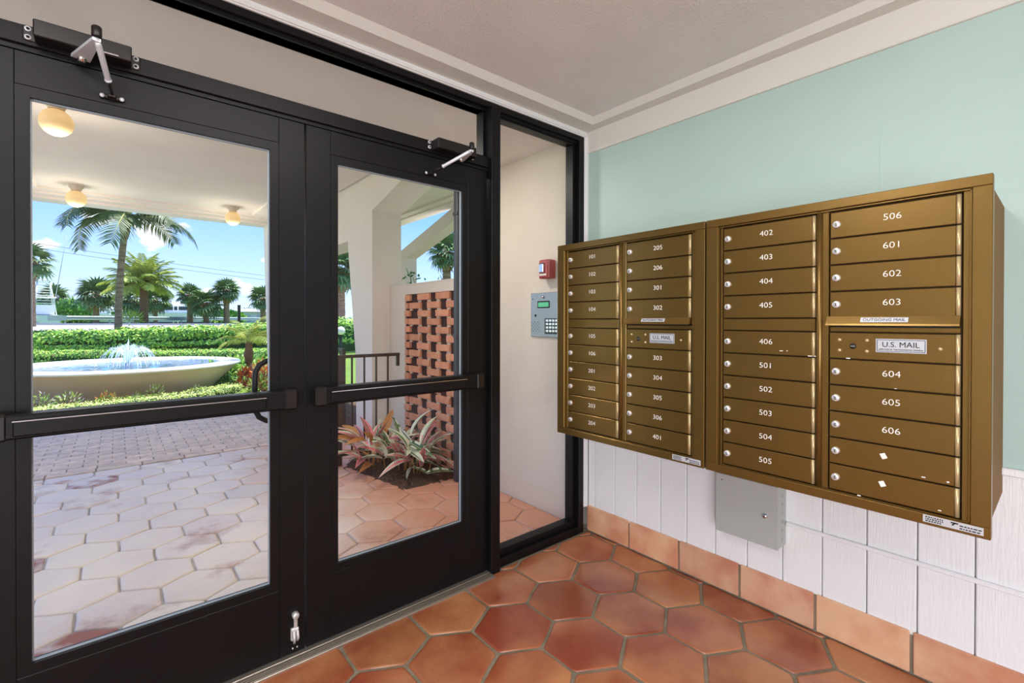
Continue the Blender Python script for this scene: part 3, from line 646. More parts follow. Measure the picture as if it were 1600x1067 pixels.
# border band around the soffit with two shallow reveals
for d, w, z in ((0.0, 0.52, H-0.0), ):
    pc.box(PX0, -0.25, 7.05-0.60, 7.05, H, H+0.05)
    pc.box(PX0, -0.25, 7.05-0.45, 7.05-0.30, H-0.03, H+0.01); pc.box(PX0, -0.25, 7.05-0.30, 7.05, H-0.065, H+0.01)
    pc.box(-0.25-0.55, -0.25, 1.46, 7.05-0.60, H, H+0.05)
    pc.box(PX0, PX0+0.6, 1.46, 7.05-0.60, H, H+0.05)
pc.box(0.16, 1.36, 7.05-0.60, 7.05, H, H+0.05)
pc.box(1.36-0.34, 1.36, 1.46, 7.05, H, H+0.05); pc.box(1.36-0.22, 1.36, 1.46, 7.05, H-0.02, H+0.01)
pc.build('ceiling_portico', 'stucco_out', kind='structure')
XA, XA2 = -0.22, 0.145
fm = MB()
# pier with tapered outer edge, sloping haunch, lintel
fm.prism([(3.10, -0.3), (3.10, 2.735), (1.46, 3.14), (1.46, 3.2), (7.02, 3.2), (7.02, 2.47), (4.00, 2.47), (3.86, 2.47), (3.60, 1.05), (3.56, -0.3)], 'x', XA, XA2)
fm.build('wall_pier', 'stucco_out', kind='structure')
fp = MB(); fp.add([(-0.42, 6.75, -0.2), (0.14, 6.75, -0.2), (0.14, 7.04, -0.2), (-0.42, 7.04, -0.2), (-0.51, 6.75, 3.16), (0.14, 6.75, 3.16), (0.14, 7.04, 3.16), (-0.51, 7.04, 3.16)], [(0, 1, 2, 3), (4, 5, 6, 7), (0, 1, 5, 4), (1, 2, 6, 5), (2, 3, 7, 6), (3, 0, 4, 7)])
fp.box(-3.85, -3.55, 6.75, 7.04, -0.2, 3.16)
fp.build('wall_pier_front', 'stucco_out', kind='structure')
fr2 = MB()
fr2.prism([(5.22, -0.3), (5.22, 2.53), (3.0, 3.11), (3.0, 3.16), (3.63, 3.16), (5.53, 2.64), (5.62, 2.60), (5.62, -0.3)], 'x', 1.30, 1.50)
fr2.build('wall_brace', 'stucco_out', kind='structure')
# low garden wall with pierced brick screen
gw = MB()
gw.box(0.0, 0.16, 2.70, 3.10, -0.3, 1.855); gw.box(0.0, 0.16, 1.46, 2.70, 1.745, 1.855); gw.box(-0.004, 0.164, 1.46, 3.10, 1.848, 1.862)
gwo = gw.build('wall_garden', 'stucco_wall', kind='structure')
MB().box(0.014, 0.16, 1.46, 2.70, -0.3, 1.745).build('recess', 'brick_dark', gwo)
brk = {}
for L_ in ('full', 'half'):
    ln = 0.25 if L_ == 'full' else 0.115
    m = MB().box(-0.014, 0.03, -ln/2, ln/2, -0.034, 0.034, 0.005)
    for i, p in enumerate(m.v): m.v[i] = (p[0]+0.003*noise.noise(Vector((p[1]*20, p[2]*30, 1))), p[1]+0.003*noise.noise(Vector((p[1]*20, p[2]*30, 4))), p[2]+0.002*noise.noise(Vector((p[1]*20, p[2]*30, 7))))
    brk[L_] = m
bf = bh = None; mo_ = MB()
for r in range(21):
    z = 1.745-0.040-r*0.087
    if z < -0.1: break
    if r % 2 == 0: items = [(2.64, 'half'), (2.285, 'full'), (1.90, 'full'), (1.53, 'half')]
    else: items = [(2.475, 'full'), (2.085, 'full'), (1.70, 'full')]
    if r % 2: items.append((2.675, 'slim'))
    for yc, kd_ in items:
        kk = 'full' if kd_ == 'full' else 'half'
        if kk == 'full':
            if bf is None: bf = brk['full'].build('brick', 'brick', gwo, local=True); o = bf
            else: o = inst(bf, gwo)
        else:
            if bh is None: bh = brk['half'].build('brick', 'brick', gwo, local=True); o = bh
            else: o = inst(bh, gwo)
        o.location = (random.uniform(-0.004, 0.004), yc+random.uniform(-0.006, 0.006) if kd_ != 'slim' else 2.668, z+random.uniform(-0.002, 0.002))
        if kd_ == 'slim': o.scale = (0.8, 0.55, 0.95)
        o.rotation_euler = (random.uniform(-0.012, 0.012), 0, random.uniform(-0.02, 0.02))
        if kk == 'full':
            for sgn in (-1, 1):
                mo_.box(0.0, 0.03, yc+sgn*0.098-0.03, yc+sgn*0.098+0.03, z-0.0535, z-0.0335)
mo_.build('mortar_dabs', 'mortar', gwo, kind='stuff')

# downpipe at the end of the outer wall
dp = thing('downpipe', 'dark grey downpipe standing at the corner beside the brick screen', 'pipe', (-0.12, 1.43, 0))
MB().box(-0.165, -0.085, 1.40, 1.455, 0.0, 2.75, 0.006).build('pipe', 'post_dark', dp)
b = MB()
for z in (0.25, 1.3, 2.4): b.box(-0.172, -0.0, 1.396, 1.459, z, z+0.03, 0.003)
b.build('bracket', 'post_dark', dp)

# ------------------------------------------------------------------ patio, kerb, driveway
YP = 3.90
pat = MB().box(-7.5, 0.0, 0.10, YP, -0.25, -0.012)
pat = pat.build('floor_patio', 'grout_out', kind='structure')
in_bed = lambda c: c[0] > -0.66 and 1.55 < c[1] < 3.2
n_t = 0
for c, p in sorted(hexes(-1.12, 0.94, 0.339, 0.288, -4.7, 0.0, 0.135, YP-0.02, 0.0065), key=lambda q: q[0][1]):
    if in_bed(c) and c[0] > -0.5 and c[1] > 1.75: continue
    mb, cen = tile_mesh(c, p, random.uniform(-0.003, 0.002), -0.03, wob=0.005, bev=0.007)
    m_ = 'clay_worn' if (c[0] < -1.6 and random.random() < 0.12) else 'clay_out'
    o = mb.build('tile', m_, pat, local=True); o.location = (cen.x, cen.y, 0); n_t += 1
kb = MB().box(-9.0, -0.25, YP, YP+0.24, -0.25, -0.010).build('trim_7', 'paver_joint', kind='structure')
src = None; x = -0.35
while x > -6.0:
    if src is None: src = MB().box(-0.17, 0.17, -0.055, 0.055, -0.03, 0.0, 0.004).build('brick', 'paver', kb, local=True); o = src
    else: o = inst(src, kb)
    o.location = (x, YP+0.07, random.uniform(0, 0.004)); o.rotation_euler = (0, 0, random.uniform(-0.01, 0.01)); x -= 0.352
dr = MB().box(-12.0, 1.2, YP+0.14, 7.1, -0.25, -0.010).build('floor_driveway', 'paver_joint', kind='structure')
src = None; cells = []
rr = 0; y = YP+0.20
while y < 7.05:
    x = -0.3-(0.11 if rr % 2 else 0)
    while x > -11.5: cells.append((x, y)); x -= 0.222
    y += 0.112; rr += 1
vis = lambda q: -4.2+0.2*(4.2-q[1]) < q[0] < -0.9
def dist(q): return (Vector((q[0], q[1]))-Vector((CAM.x, CAM.y))).length+(0 if vis(q) else 100)
cells.sort(key=dist)
for i, q in enumerate(cells[:300]):
    if src is None: src = MB().box(-0.108, 0.108, -0.053, 0.053, -0.03, 0.0, 0.004).build('brick', 'paver', dr, local=True); o = src
    else: o = inst(src, dr)
    o.location = (q[0]+random.uniform(-0.002, 0.002), q[1], random.uniform(-0.002, 0.003))
mb = MB()
for q in cells[300:]:
    z = random.uniform(-0.002, 0.003); mb.box(q[0]-0.108, q[0]+0.108, q[1]-0.053, q[1]+0.053, -0.02, z, 0)
mb.build('brick_field', 'paver', dr, kind='stuff')

# planting bed beside the brick screen
bed = MB(); vs = []; nx, ny = 16, 26
for j in range(ny+1):
    for i in range(nx+1):
        y = 1.50+(3.08-1.50)*j/ny; xe = -0.600-0.19*(y-1.50) if y < 2.50 else -0.79+0.9*(y-2.5)
        x = xe+(0.0-xe)*i/nx
        e = min(i, nx-i, j, ny-j)
        vs.append((x, y, -0.004+min(e, 2)*0.010+0.02*noise.noise(Vector((x*14, y*14, 0)))*(e > 0)))
bed.add(vs, [(j*(nx+1)+i, j*(nx+1)+i+1, (j+1)*(nx+1)+i+1, (j+1)*(nx+1)+i) for j in range(ny) for i in range(nx)], 0, True)
def chips(mb, n, fn, s0=0.012, s1=0.04):
    for _ in range(n):
        p = fn(); a = random.uniform(0, PI); L_ = random.uniform(s0, s1); w = random.uniform(0.003, 0.008); up = random.uniform(-0.3, 0.5)
        d = Vector((math.cos(a), math.sin(a), up*0.5))*L_/2; q = Vector((-math.sin(a), math.cos(a), 0.3))*w/2
        mb.add([p-d-q, p+d-q, p+d+q, p-d+q], [(0, 1, 2, 3)], random.choice((1, 1, 2)))
def bedpt():
    y = random.uniform(1.55, 3.05); xe = -0.600-0.19*(y-1.50) if y < 2.50 else -0.79+0.9*(y-2.5)
    return Vector((random.uniform(xe+0.03, -0.02), y, random.uniform(0.014, 0.035)))
chips(bed, 1500, bedpt)
tag(bed.build('mulch_bed', ['mulch', 'chip_a', 'chip_b'], kind='stuff', fix=False), 'dark bark mulch filling the planting bed beneath the brick screen', 'mulch')
mb2 = MB(); mb2.add([(-0.22, 3.5, 0.01), (6, 3.5, 0.01), (6, 7.2, 0.01), (-0.22, 7.2, 0.01)], [(0, 1, 2, 3)])
mb2.add([(-0.79, 3.05, -0.002), (-0.2, 3.05, -0.002), (-0.2, 3.92, -0.002), (-0.79, 3.92, -0.002)], [(0, 1, 2, 3)])
chips(mb2, 2600, lambda: Vector((random.uniform(0.2, 2.6), random.uniform(3.6, 6.9), 0.022)), 0.03, 0.08)
tag(mb2.build('wood_chips', ['mulch', 'chip_b', 'chip_b'], kind='stuff', fix=False), 'pale wood chips on the ground behind the brown railing', 'wood chips')

# variegated plants in the bed
def leaf_local(L_, w, droop, style, bend=0.0, seg=9):
    """blade along +x, tip droops; margin strip and centre use different materials"""
    mb = MB(); cols = 5; vs = []
    for i in range(seg+1):
        t = i/seg; ww = w*math.sin(PI*min(1, (0.07+t*0.93))**0.85)**0.8 if t < 1 else 0.0
        ang = -droop*t; 
        x = L_*t*(1-0.25*droop*t*0.6); z = -droop*L_*0.55*t*t
        for j in range(cols):
            s_ = (j/(cols-1)-0.5)*2
            vs.append((x, s_*ww/2+bend*t*t*L_, z+abs(s_)*ww*0.28))
    for i in range(seg):
        for j in range(cols-1):
            inner = j in (1, 2)
            if style == 'pink': mi = 0 if inner else 1
            elif style == 'green': mi = 2 if inner or i % 3 == 1 else 1
            elif style == 'rust': mi = 3
            elif style == 'plum': mi = 4 if inner else 0
            else: mi = (1, 2, 1, 1)[j]
            mb.add([vs[i*cols+j], vs[i*cols+j+1], vs[(i+1)*cols+j+1], vs[(i+1)*cols+j]], [(0, 1, 2, 3)], mi, True)
    mb.tube([(0, 0, 0)]+[vs[i*cols+2] for i in range(1, seg)], [0.0035]*2+[0.002]*(seg-2), 4, 1 if style != 'rust' else 3, cap=False)
    return mb
LM = ['leaf_pink', 'leaf_cream', 'leaf_green', 'leaf_rust', 'leaf_plum']
def ginger(label, base_, n, spread, seed, styles):
    random.seed(seed)
    t = thing('variegated_ginger', label, 'plant', base_, 'variegated plants in the bed')
    del t['group']
    protos = []
    for st in styles:
        for _ in range(2):
            m = leaf_local(random.uniform(0.26, 0.42), random.uniform(0.055, 0.085), random.uniform(0.2, 1.1), st, random.uniform(-0.15, 0.15)).build('leaf', LM, t, local=True, fix=False)
            protos.append(m)
    k = 0
    while k < n:
        src = protos[k % len(protos)]
        o = src if k < len(protos) else inst(src, t)
        a = 2.399*k+random.uniform(-0.4, 0.4); el = random.uniform(-0.05, 1.25); r = spread*math.sqrt(random.random())*0.5
        h = random.uniform(0.05, 0.30)
        o.matrix_local = Matrix.Translation((r*math.cos(a), r*math.sin(a), h)) @ Matrix.Rotation(a, 4, 'Z') @ Matrix.Rotation(-el, 4, 'Y') @ Matrix.Rotation(random.uniform(-0.7, 0.7), 4, 'X') @ Matrix.Scale(random.uniform(0.75, 1.1), 4)
        k += 1
    st = MB()
    for _ in range(9):
        a = random.uniform(0, 6.28); r = spread*0.4*random.random()
        st.tube([(r*math.cos(a), r*math.sin(a), -0.01), (r*1.1*math.cos(a), r*1.1*math.sin(a), 0.08), (r*1.4*math.cos(a), r*1.4*math.sin(a), 0.14)], [0.005, 0.004, 0.003], 5)
    st.build('stem', 'leaf_rust', t, local=True)
    return t
ginger('pink and rust leaved plant spilling onto the tiles beside the railing post', (-0.56, 2.30, 0.02), 36, 0.46, 11, ['pink', 'rust', 'pink', 'plum', 'rust', 'stripe'])
ginger('cream striped plant in the middle of the bed', (-0.40, 2.02, 0.02), 32, 0.42, 12, ['stripe', 'green', 'pink', 'stripe'])
ginger('plum and cream leaved plant against the brick screen', (-0.33, 1.80, 0.02), 22, 0.26, 13, ['plum', 'stripe', 'pink'])
random.seed(21)
bl = thing('variegated_ginger', 'single broad green leaf with cream edge lying low by the downpipe', 'plant', (-0.36, 1.58, 0.03))
for (r, sc_, el) in ((-0.35, 1.0, 0.10), (2.4, 0.6, 0.5)):
    o = leaf_local(0.26, 0.10, 0.25, 'green').build('leaf', LM, bl, local=True, fix=False)
    o.matrix_local = Matrix.Translation((0, 0, 0.045)) @ Matrix.Rotation(r, 4, 'Z') @ Matrix.Rotation(-el, 4, 'Y') @ Matrix.Scale(sc_, 4)
tall = thing('variegated_ginger', 'tall upright brown-green leaf standing at the railing end of the bed', 'plant', (-0.47, 2.36, 0.02))
for (r, sc_, el, L_) in ((0.4, 1.0, 1.50, 0.42), (3.2, 1.0, 1.1, 0.24)):
    o = leaf_local(L_, 0.05, 0.05, 'rust' if L_ < .3 else 'green').build('leaf', ['leaf_pink', 'leaf_rust', 'leaf_green', 'leaf_rust', 'leaf_plum'], tall, local=True, fix=False)
    o.matrix_local = Matrix.Translation((0, 0, 0.0)) @ Matrix.Rotation(r, 4, 'Z') @ Matrix.Rotation(-el, 4, 'Y')

# railings
def railing(label, p0, p1, h, n, posts=(0,), drop=True):
    p0, p1 = Vector(p0), Vector(p1); d = (p1-p0); L_ = d.length; d.normalize(); s = Vector((-d.y, d.x, 0))
    t = thing('railing', label, 'railing', p0)
    def bar(a, b, w, zz0, zz1, name):
        m = MB(); pts = [a-s*w/2, b-s*w/2, b+s*w/2, a+s*w/2]
        m.add([(p.x, p.y, z) for z in (zz0, zz1) for p in pts], [(0, 1, 2, 3), (7, 6, 5, 4), (0, 4, 5, 1), (1, 5, 6, 2), (2, 6, 7, 3), (3, 7, 4, 0)])
        return m.build(name, 'rail_brown', t)
    bar(p0-d*0.02, p1, 0.045, h-0.022, h+0.010, 'top_rail'); bar(p0, p1-d*0.03, 0.03, 0.09, 0.115, 'bottom_rail')
    for q in posts: bar(p0+d*(q*L_-0.022), p0+d*(q*L_+0.022), 0.044, 0.0, h-0.02, 'post')
    if drop: bar(p1-d*0.03, p1, 0.03, h-0.13, h-0.02, 'end_drop')
    for i in range(1, n+1):
        q = p0+d*(L_*i/(n+1)); bar(q-d*0.008, q+d*0.008, 0.016, 0.11, h-0.02, 'baluster')
railing('brown metal railing in front of the white pier beside the planting bed', (-0.79, 2.575, 0), (-0.15, 2.56, 0), 1.095, 4)
railing('brown metal railing glimpsed behind the pier, beyond the wood chips', (-0.30, 3.80, 0), (-0.42, 6.70, 0), 1.09, 14, posts=(0, 0.5, 1.0), drop=False)

# fixtures on the outer wall: intercom and fire pull station
t = thing('intercom_panel', 'brushed steel door-entry intercom with keypad on the outer wall', 'intercom', (0, 0.44, 1.33))
MB().box(-0.014, 0.0, 0.285, 0.580, 1.328, 1.666, 0.003).build('faceplate', 'steel', t)
XI = -0.0145
MB().box(XI-0.002, XI+0.001, 0.366, 0.500, 1.548, 1.602, 0.002).build('display_bezel', 'print_black', t)
MB().box(XI-0.0028, XI-0.0015, 0.376, 0.490, 1.557, 1.592).build('display', 'lcd', t)
g = MB(); g.lathe([(0, -0.012), (0.009, -0.010), (0.011, 0)], (XI, 0.435, 1.632), 14, axis='x'); g.build('camera_dome', 'chrome', t)
g = MB(); g.lathe([(0, -0.003), (0.009, -0.003), (0.010, 0)], (XI, 0.522, 1.492), 14, axis='x'); g.lathe([(0, -0.002), (0.005, -0.002)], (XI, 0.552, 1.620), 10, axis='x'); g.build('key_switch', 'print_black', t)
g = MB()
for a in range(6):
    for b_ in range(6):
        if (a+b_) % 2 == 0: g.lathe([(0, -0.0012), (0.004, -0.0012)], (XI, 0.478+a*0.017, 1.372+b_*0.014), 8, axis='x')
g.build('speaker_hole', 'post_dark', t)
MB().box(XI-0.003, XI+0.001, 0.290, 0.420, 1.352, 1.470, 0.002).build('keypad_plate', 'post_dark', t)
for a in range(4):
    for b_ in range(4):
        MB().box(XI-0.009, XI-0.002, 0.392-a*0.032-0.011, 0.392-a*0.032+0.011, 1.366+b_*0.026, 1.366+b_*0.026+0.018, 0.002).build('key', 'chrome', t)
t = thing('fire_pull_station', 'red fire alarm pull box above the intercom panel', 'fire alarm', (0, 0.38, 1.77))
MB().box(-0.075, 0.0, 0.315, 0.425, 1.765, 1.905, 0.008).build('body', 'red', t)
MB().box(-0.081, -0.074, 0.327, 0.413, 1.778, 1.893, 0.004).build('cover', mat('red_cover', srgb(184, 84, 80), 0.35), t)
MB().box(-0.100, -0.080, 0.352, 0.396, 1.808, 1.872, 0.004).build('pull_handle', 'chrome', t)
MB().box(-0.083, -0.0805, 0.336, 0.404, 1.786, 1.800, 0.001).build('label_plate', 'print_white', t)
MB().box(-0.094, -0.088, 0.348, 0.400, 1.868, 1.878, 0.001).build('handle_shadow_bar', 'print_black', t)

# portico globe lights
def globe(label, x, y, H=H, power=6):
    t = thing('globe_light', label, 'light', (x, y, H))
    a = MB(); a.lathe([(0, H), (0.075, H+0.03), (0.078, H-0.002), (0.072, H-0.03), (0.055, H-0.055), (0.05, H-0.075), (0, H-0.075)], (x, y, 0.03), 20); a.build('mount', 'stucco_wall', t)
    g = MB(); g.lathe([(0.105*math.sin(PI*k/12), H-0.145-0.105*math.cos(PI*k/12)) for k in range(13)], (x, y, 0.0), 24); g.build('glass_globe', 'opal', t)
    l = bpy.data.lights.new('globe_lamp', 'POINT'); l.energy = power; l.color = (1, 0.90, 0.74); l.shadow_soft_size = 0.1
    lo = bpy.data.objects.new('globe_lamp', l); COL.objects.link(lo); lo.location = (x, y, H-0.29)
globe('nearest round opal ceiling light under the portico, close to the doors', -2.84, 3.02)
t = thing('added_downlight', 'added round downlight in the low soffit, hidden behind the door header', 'light', (-1.0, 0.95, 2.75))  # unseen light added to brighten the patio tiles and planting bed
MB().lathe([(0.10, 2.752), (0.10, 2.744), (0.12, 2.744), (0.12, 2.752)], (-1.0, 0.95, 0), 24).build('trim_ring', 'rim', t)
MB().lathe([(0.0, 2.749), (0.10, 2.749)], (-1.0, 0.95, 0), 24).build('lens', 'opal_off', t)
l = bpy.data.lights.new('added_downlight_lamp', 'AREA'); l.shape = 'DISK'; l.size = 0.19; l.energy = 10.5; l.color = (1, 0.93, 0.84); lo = bpy.data.objects.new('added_downlight_lamp', l); COL.objects.link(lo); lo.location = (-1.0, 0.95, 2.742)
globe('round opal ceiling light at the portico edge, in front of the tall palm', -2.87, 6.10)
globe('round opal ceiling light at the portico edge, right of the tall palm', -1.13, 6.10)

# ------------------------------------------------------------------ ground beyond
def ground_z(x, y):
    d = (x-CAM.x)*math.sin(YAW)+(y-CAM.y)*math.cos(YAW)
    if y < 7.1: return -0.03
    k = [(0, -0.02), (9.0, 0.0), (11.5, 0.22), (14, 0.34), (17.5, 0.86), (19.5, 1.0), (60, 1.06), (400, 1.1)]
    for (a, za), (b, zb) in zip(k[:-1], k[1:]):
        if a <= d <= b: return za+(zb-za)*(d-a)/(b-a)
    return 0.0
gm = MB(); xs = [-140, -90, -60, -40, -30]+[-24+1.5*i for i in range(30)]+[24, 32, 45, 70, 110, 160]; ys = [7.1+0.8*i for i in range(24)]+[28, 32, 38, 46, 60, 80, 120, 180, 260]
vs = [(x, y, ground_z(x, y)) for y in ys for x in xs]; nx = len(xs)
gm.add(vs, [(j*nx+i, j*nx+i+1, (j+1)*nx+i+1, (j+1)*nx+i) for j in range(len(ys)-1) for i in range(nx-1)], 0, True)
for (a, b, c, d) in ((1.2, 24, -0.3, 7.1), (-60, -12, -0.3, 7.1)):
    gm.add([(a, c, -0.06), (b, c, -0.06), (b, d, -0.03), (a, d, -0.03)], [(0, 1, 2, 3)])
gm.build('floor_ground', 'grass', kind='structure', fix=False)
sl_ = MB(); sl_.lathe([(0.0, 0.012), (2.9, 0.010), (3.1, -0.08)], (-2.30, 9.80, 0), 40, smooth=False)
tag(sl_.build('soil_bed', 'soil', kind='stuff', fix=False), 'pale brown soil around the foot of the fountain bowl', 'soil')
# road: a strip across the view
rd = MB(); u0, u1 = -700, 1500
pts = []
for px in (-900, 0, 60, 130, 200, 270, 340, 420, 520, 640, 800): 
    a = at(px, 19.5, 1.03); b_ = at(px, 38 if px < 200 else 40, 1.10); pts.append((a, b_))
for i in range(len(pts)-1):
    rd.add([pts[i][0], pts[i+1][0], pts[i+1][1], pts[i][1]], [(0, 1, 2, 3)])
rdo = rd.build('floor_road', 'road', kind='structure', fix=False)
kc = MB()
for i in range(len(pts)-1):
    a, b_ = pts[i][1], pts[i+1][1]; kc.add([a+Vector((0, 0, 0.0)), b_, b_+Vector((0, 0, 0.14)), a+Vector((0, 0, 0.14)), a+Vector((0.1, 0.3, 0.14)), b_+Vector((0.1, 0.3, 0.14))], [(0, 1, 2, 3), (3, 2, 5, 4)])
kc.build('kerb', 'bld_roof', rdo, fix=False)

# ------------------------------------------------------------------ fountain
FC = Vector((-2.30, 9.80, 0)); FR = 1.90
t = thing('fountain', 'large round cream bowl fountain with white rim beyond the driveway', 'fountain', FC)
b = MB(); b.lathe([(1.25, -0.15), (1.32, 0.02), (1.50, 0.22), (1.70, 0.42), (1.82, 0.54), (FR-0.015, 0.565)], FC, 72); b.build('bowl', 'bowl', t)
b = MB(); b.lathe([(FR-0.03, 0.562), (FR, 0.568), (FR, 0.60), (FR-0.02, 0.612), (FR-0.36, 0.612), (FR-0.38, 0.60), (FR-0.39, 0.45)], FC, 72); b.build('rim', 'rim', t)
b = MB(); b.lathe([(FR-0.38, 0.50), (FR-0.50, 0.42), (0.02, 0.40), (0.0, 0.40)], FC, 48); b.build('basin', 'pool_tile', t)
b = MB(); vs = []; fs = []; nr, na = 14, 48
for i in range(nr+1):
    for k in range(na):
        r = (FR-0.385)*i/nr; a = 2*PI*k/na; vs.append((FC.x+r*math.cos(a), FC.y+r*math.sin(a), 0.555+0.010*noise.noise(Vector((r*math.cos(a)*6, r*math.sin(a)*6, 0)))))
for i in range(nr):
    for k in range(na): fs.append((i*na+k, i*na+(k+1) % na, (i+1)*na+(k+1) % na, (i+1)*na+k))
b.add(vs, fs, 0, True); b.build('water', 'water', t, fix=False)
b = MB(); b.lathe([(0.0, 0.62), (0.05, 0.62), (0.06, 0.58), (0.10, 0.50)], FC, 12); b.build('nozzle', 'galv', t)
sp_ = MB(); random.seed(5)
for k in range(46):
    a = 2*PI*k/46+random.uniform(-0.08, 0.08); R_ = random.choice((0.2, 0.3, 0.42, 0.5)); h = 0.42-0.22*R_+random.uniform(-0.03, 0.03)
    pts = []
    for i in range(9):
        s_ = i/8; pts.append((FC.x+R_*s_*math.cos(a), FC.y+R_*s_*math.sin(a), 0.60+4*h*s_*(1-s_)*1.0-0.03*s_))
    sp_.tube(pts, [0.004]*9, 4, cap=False)
    for _ in range(14):
        s_ = random.uniform(0.3, 1.0); q = Vector((FC.x+R_*s_*math.cos(a), FC.y+R_*s_*math.sin(a), 0.60+4*h*s_*(1-s_)-0.03*s_))+Vector([random.gauss(0, 0.02) for _ in range(3)])
        z_ = max(q.z, 0.58); sz = random.uniform(0.003, 0.008); sp_.add([(q.x-sz, q.y, z_), (q.x+sz, q.y, z_), (q.x, q.y-sz, z_), (q.x, q.y+sz, z_), (q.x, q.y, z_-sz), (q.x, q.y, z_+sz*1.6)], [(0, 2, 4), (2, 1, 4), (1, 3, 4), (3, 0, 4), (2, 0, 5), (1, 2, 5), (3, 1, 5), (0, 3, 5)])
for k in range(7):
    a = random.uniform(0, 6.28); sp_.tube([(FC.x+0.03*math.cos(a), FC.y+0.03*math.sin(a), 0.6), (FC.x+0.015*math.cos(a), FC.y+0.015*math.sin(a), 0.95+0.025*k*0.6), (FC.x, FC.y, 1.02+0.012*k)], [0.008, 0.006, 0.003], 5)
sp_.build('water_spray', 'spray', t, kind='stuff', fix=False)
# ------------------------------------------------------------------ foliage
def leaf_quad(mb, p, nrm, L_, w, mi):
    nrm = nrm.normalized(); a = nrm.cross(Vector((random.gauss(0, 1), random.gauss(0, 1), random.gauss(0, 1)))).normalized(); b = nrm.cross(a)
    mb.add([p-a*L_/2, p+b*w/2, p+a*L_/2, p-b*w/2], [(0, 1, 2, 3)], mi)
def hedge(label, path, width, height, n, leaf, mats_, wts, seed, lump=0.12, base_z=None, name='hedge'):
    """path: list of ground points (Vector with z); leaves sit on the surface of a rounded box swept along the path"""
    random.seed(seed)
    t = thing(name, label, 'hedge', path[0])
    seg = [(path[i], path[i+1]) for i in range(len(path)-1)]; ln = [(b-a).length for a, b in seg]; tot = sum(ln)
    def along(s):
        for (a, b), l in zip(seg, ln):
            if s <= l: d = (b-a)/l; return a+d*s, Vector((-d.y, d.x, 0)).normalized()
            s -= l
        d = (seg[-1][1]-seg[-1][0]).normalized(); return seg[-1][1], Vector((-d.y, d.x, 0)).normalized()
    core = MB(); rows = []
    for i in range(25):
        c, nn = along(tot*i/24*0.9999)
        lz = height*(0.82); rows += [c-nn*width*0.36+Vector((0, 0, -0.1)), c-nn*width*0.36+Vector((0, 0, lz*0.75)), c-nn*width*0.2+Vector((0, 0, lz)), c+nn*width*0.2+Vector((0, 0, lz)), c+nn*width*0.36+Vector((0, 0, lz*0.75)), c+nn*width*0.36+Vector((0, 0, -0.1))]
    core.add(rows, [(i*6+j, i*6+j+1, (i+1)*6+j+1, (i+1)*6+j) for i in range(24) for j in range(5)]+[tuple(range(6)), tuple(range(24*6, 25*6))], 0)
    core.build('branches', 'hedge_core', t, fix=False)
    mb = MB()
    for _ in range(n):
        c, nn = along(random.random()*tot); th_ = random.uniform(-0.35, PI+0.35)
        ex = 0.45
        cx_, sz_ = math.cos(th_), math.sin(th_)
        px = math.copysign(abs(cx_)**ex, cx_)*width/2; pz = (math.copysign(abs(sz_)**ex, sz_) if sz_ > 0 else sz_)*height*0.62+height*0.38
        if pz < 0: pz = random.uniform(0, 0.2)*height
        l = 1+lump*noise.noise(Vector((c.x*2.2, c.y*2.2, th_*1.5)))+random.gauss(0, lump*0.35)
        p = c+nn*px*l+Vector((0, 0, max(0.01, pz*l)))
        nrm = nn*cx_+Vector((0, 0, sz_+0.4))+Vector((random.gauss(0, .45), random.gauss(0, .45), random.gauss(0, .35)))
        top = pz/height
        mi = random.choices(range(len(mats_)), [w*(1+1.5*top if i == 0 else 1) for i, w in enumerate(wts)])[0]
        leaf_quad(mb, p, nrm, leaf*random.uniform(0.7, 1.3), leaf*0.5, mi)
    mb.build('foliage', mats_, t, kind='stuff', fix=False)
    return t
G = lambda px, d, dz=0: (lambda p: Vector((p.x, p.y, ground_z(p.x, p.y)+dz)))(at(px, d))
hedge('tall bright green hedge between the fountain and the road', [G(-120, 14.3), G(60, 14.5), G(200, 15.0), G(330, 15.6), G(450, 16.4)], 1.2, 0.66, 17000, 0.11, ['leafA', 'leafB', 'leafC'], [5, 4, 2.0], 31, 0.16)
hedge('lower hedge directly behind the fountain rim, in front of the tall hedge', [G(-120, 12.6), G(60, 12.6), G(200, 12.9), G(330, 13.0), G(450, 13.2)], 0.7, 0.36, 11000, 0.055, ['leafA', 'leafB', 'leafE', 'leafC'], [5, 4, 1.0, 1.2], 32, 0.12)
lp = [Vector((-6.0, 7.25, 0)), Vector((-4.2, 7.27, 0)), Vector((-3.2, 7.32, 0)), Vector((-2.3, 7.45, 0)), Vector((-1.5, 7.75, 0)), Vector((-0.95, 8.2, 0)), Vector((-0.72, 8.5, 0))]
hedge('low clipped lime border hedge curving around the front of the fountain', lp, 0.38, 0.22, 12000, 0.030, ['leafD', 'leafA', 'leafB'], [5, 4, 1.5], 33, 0.14)
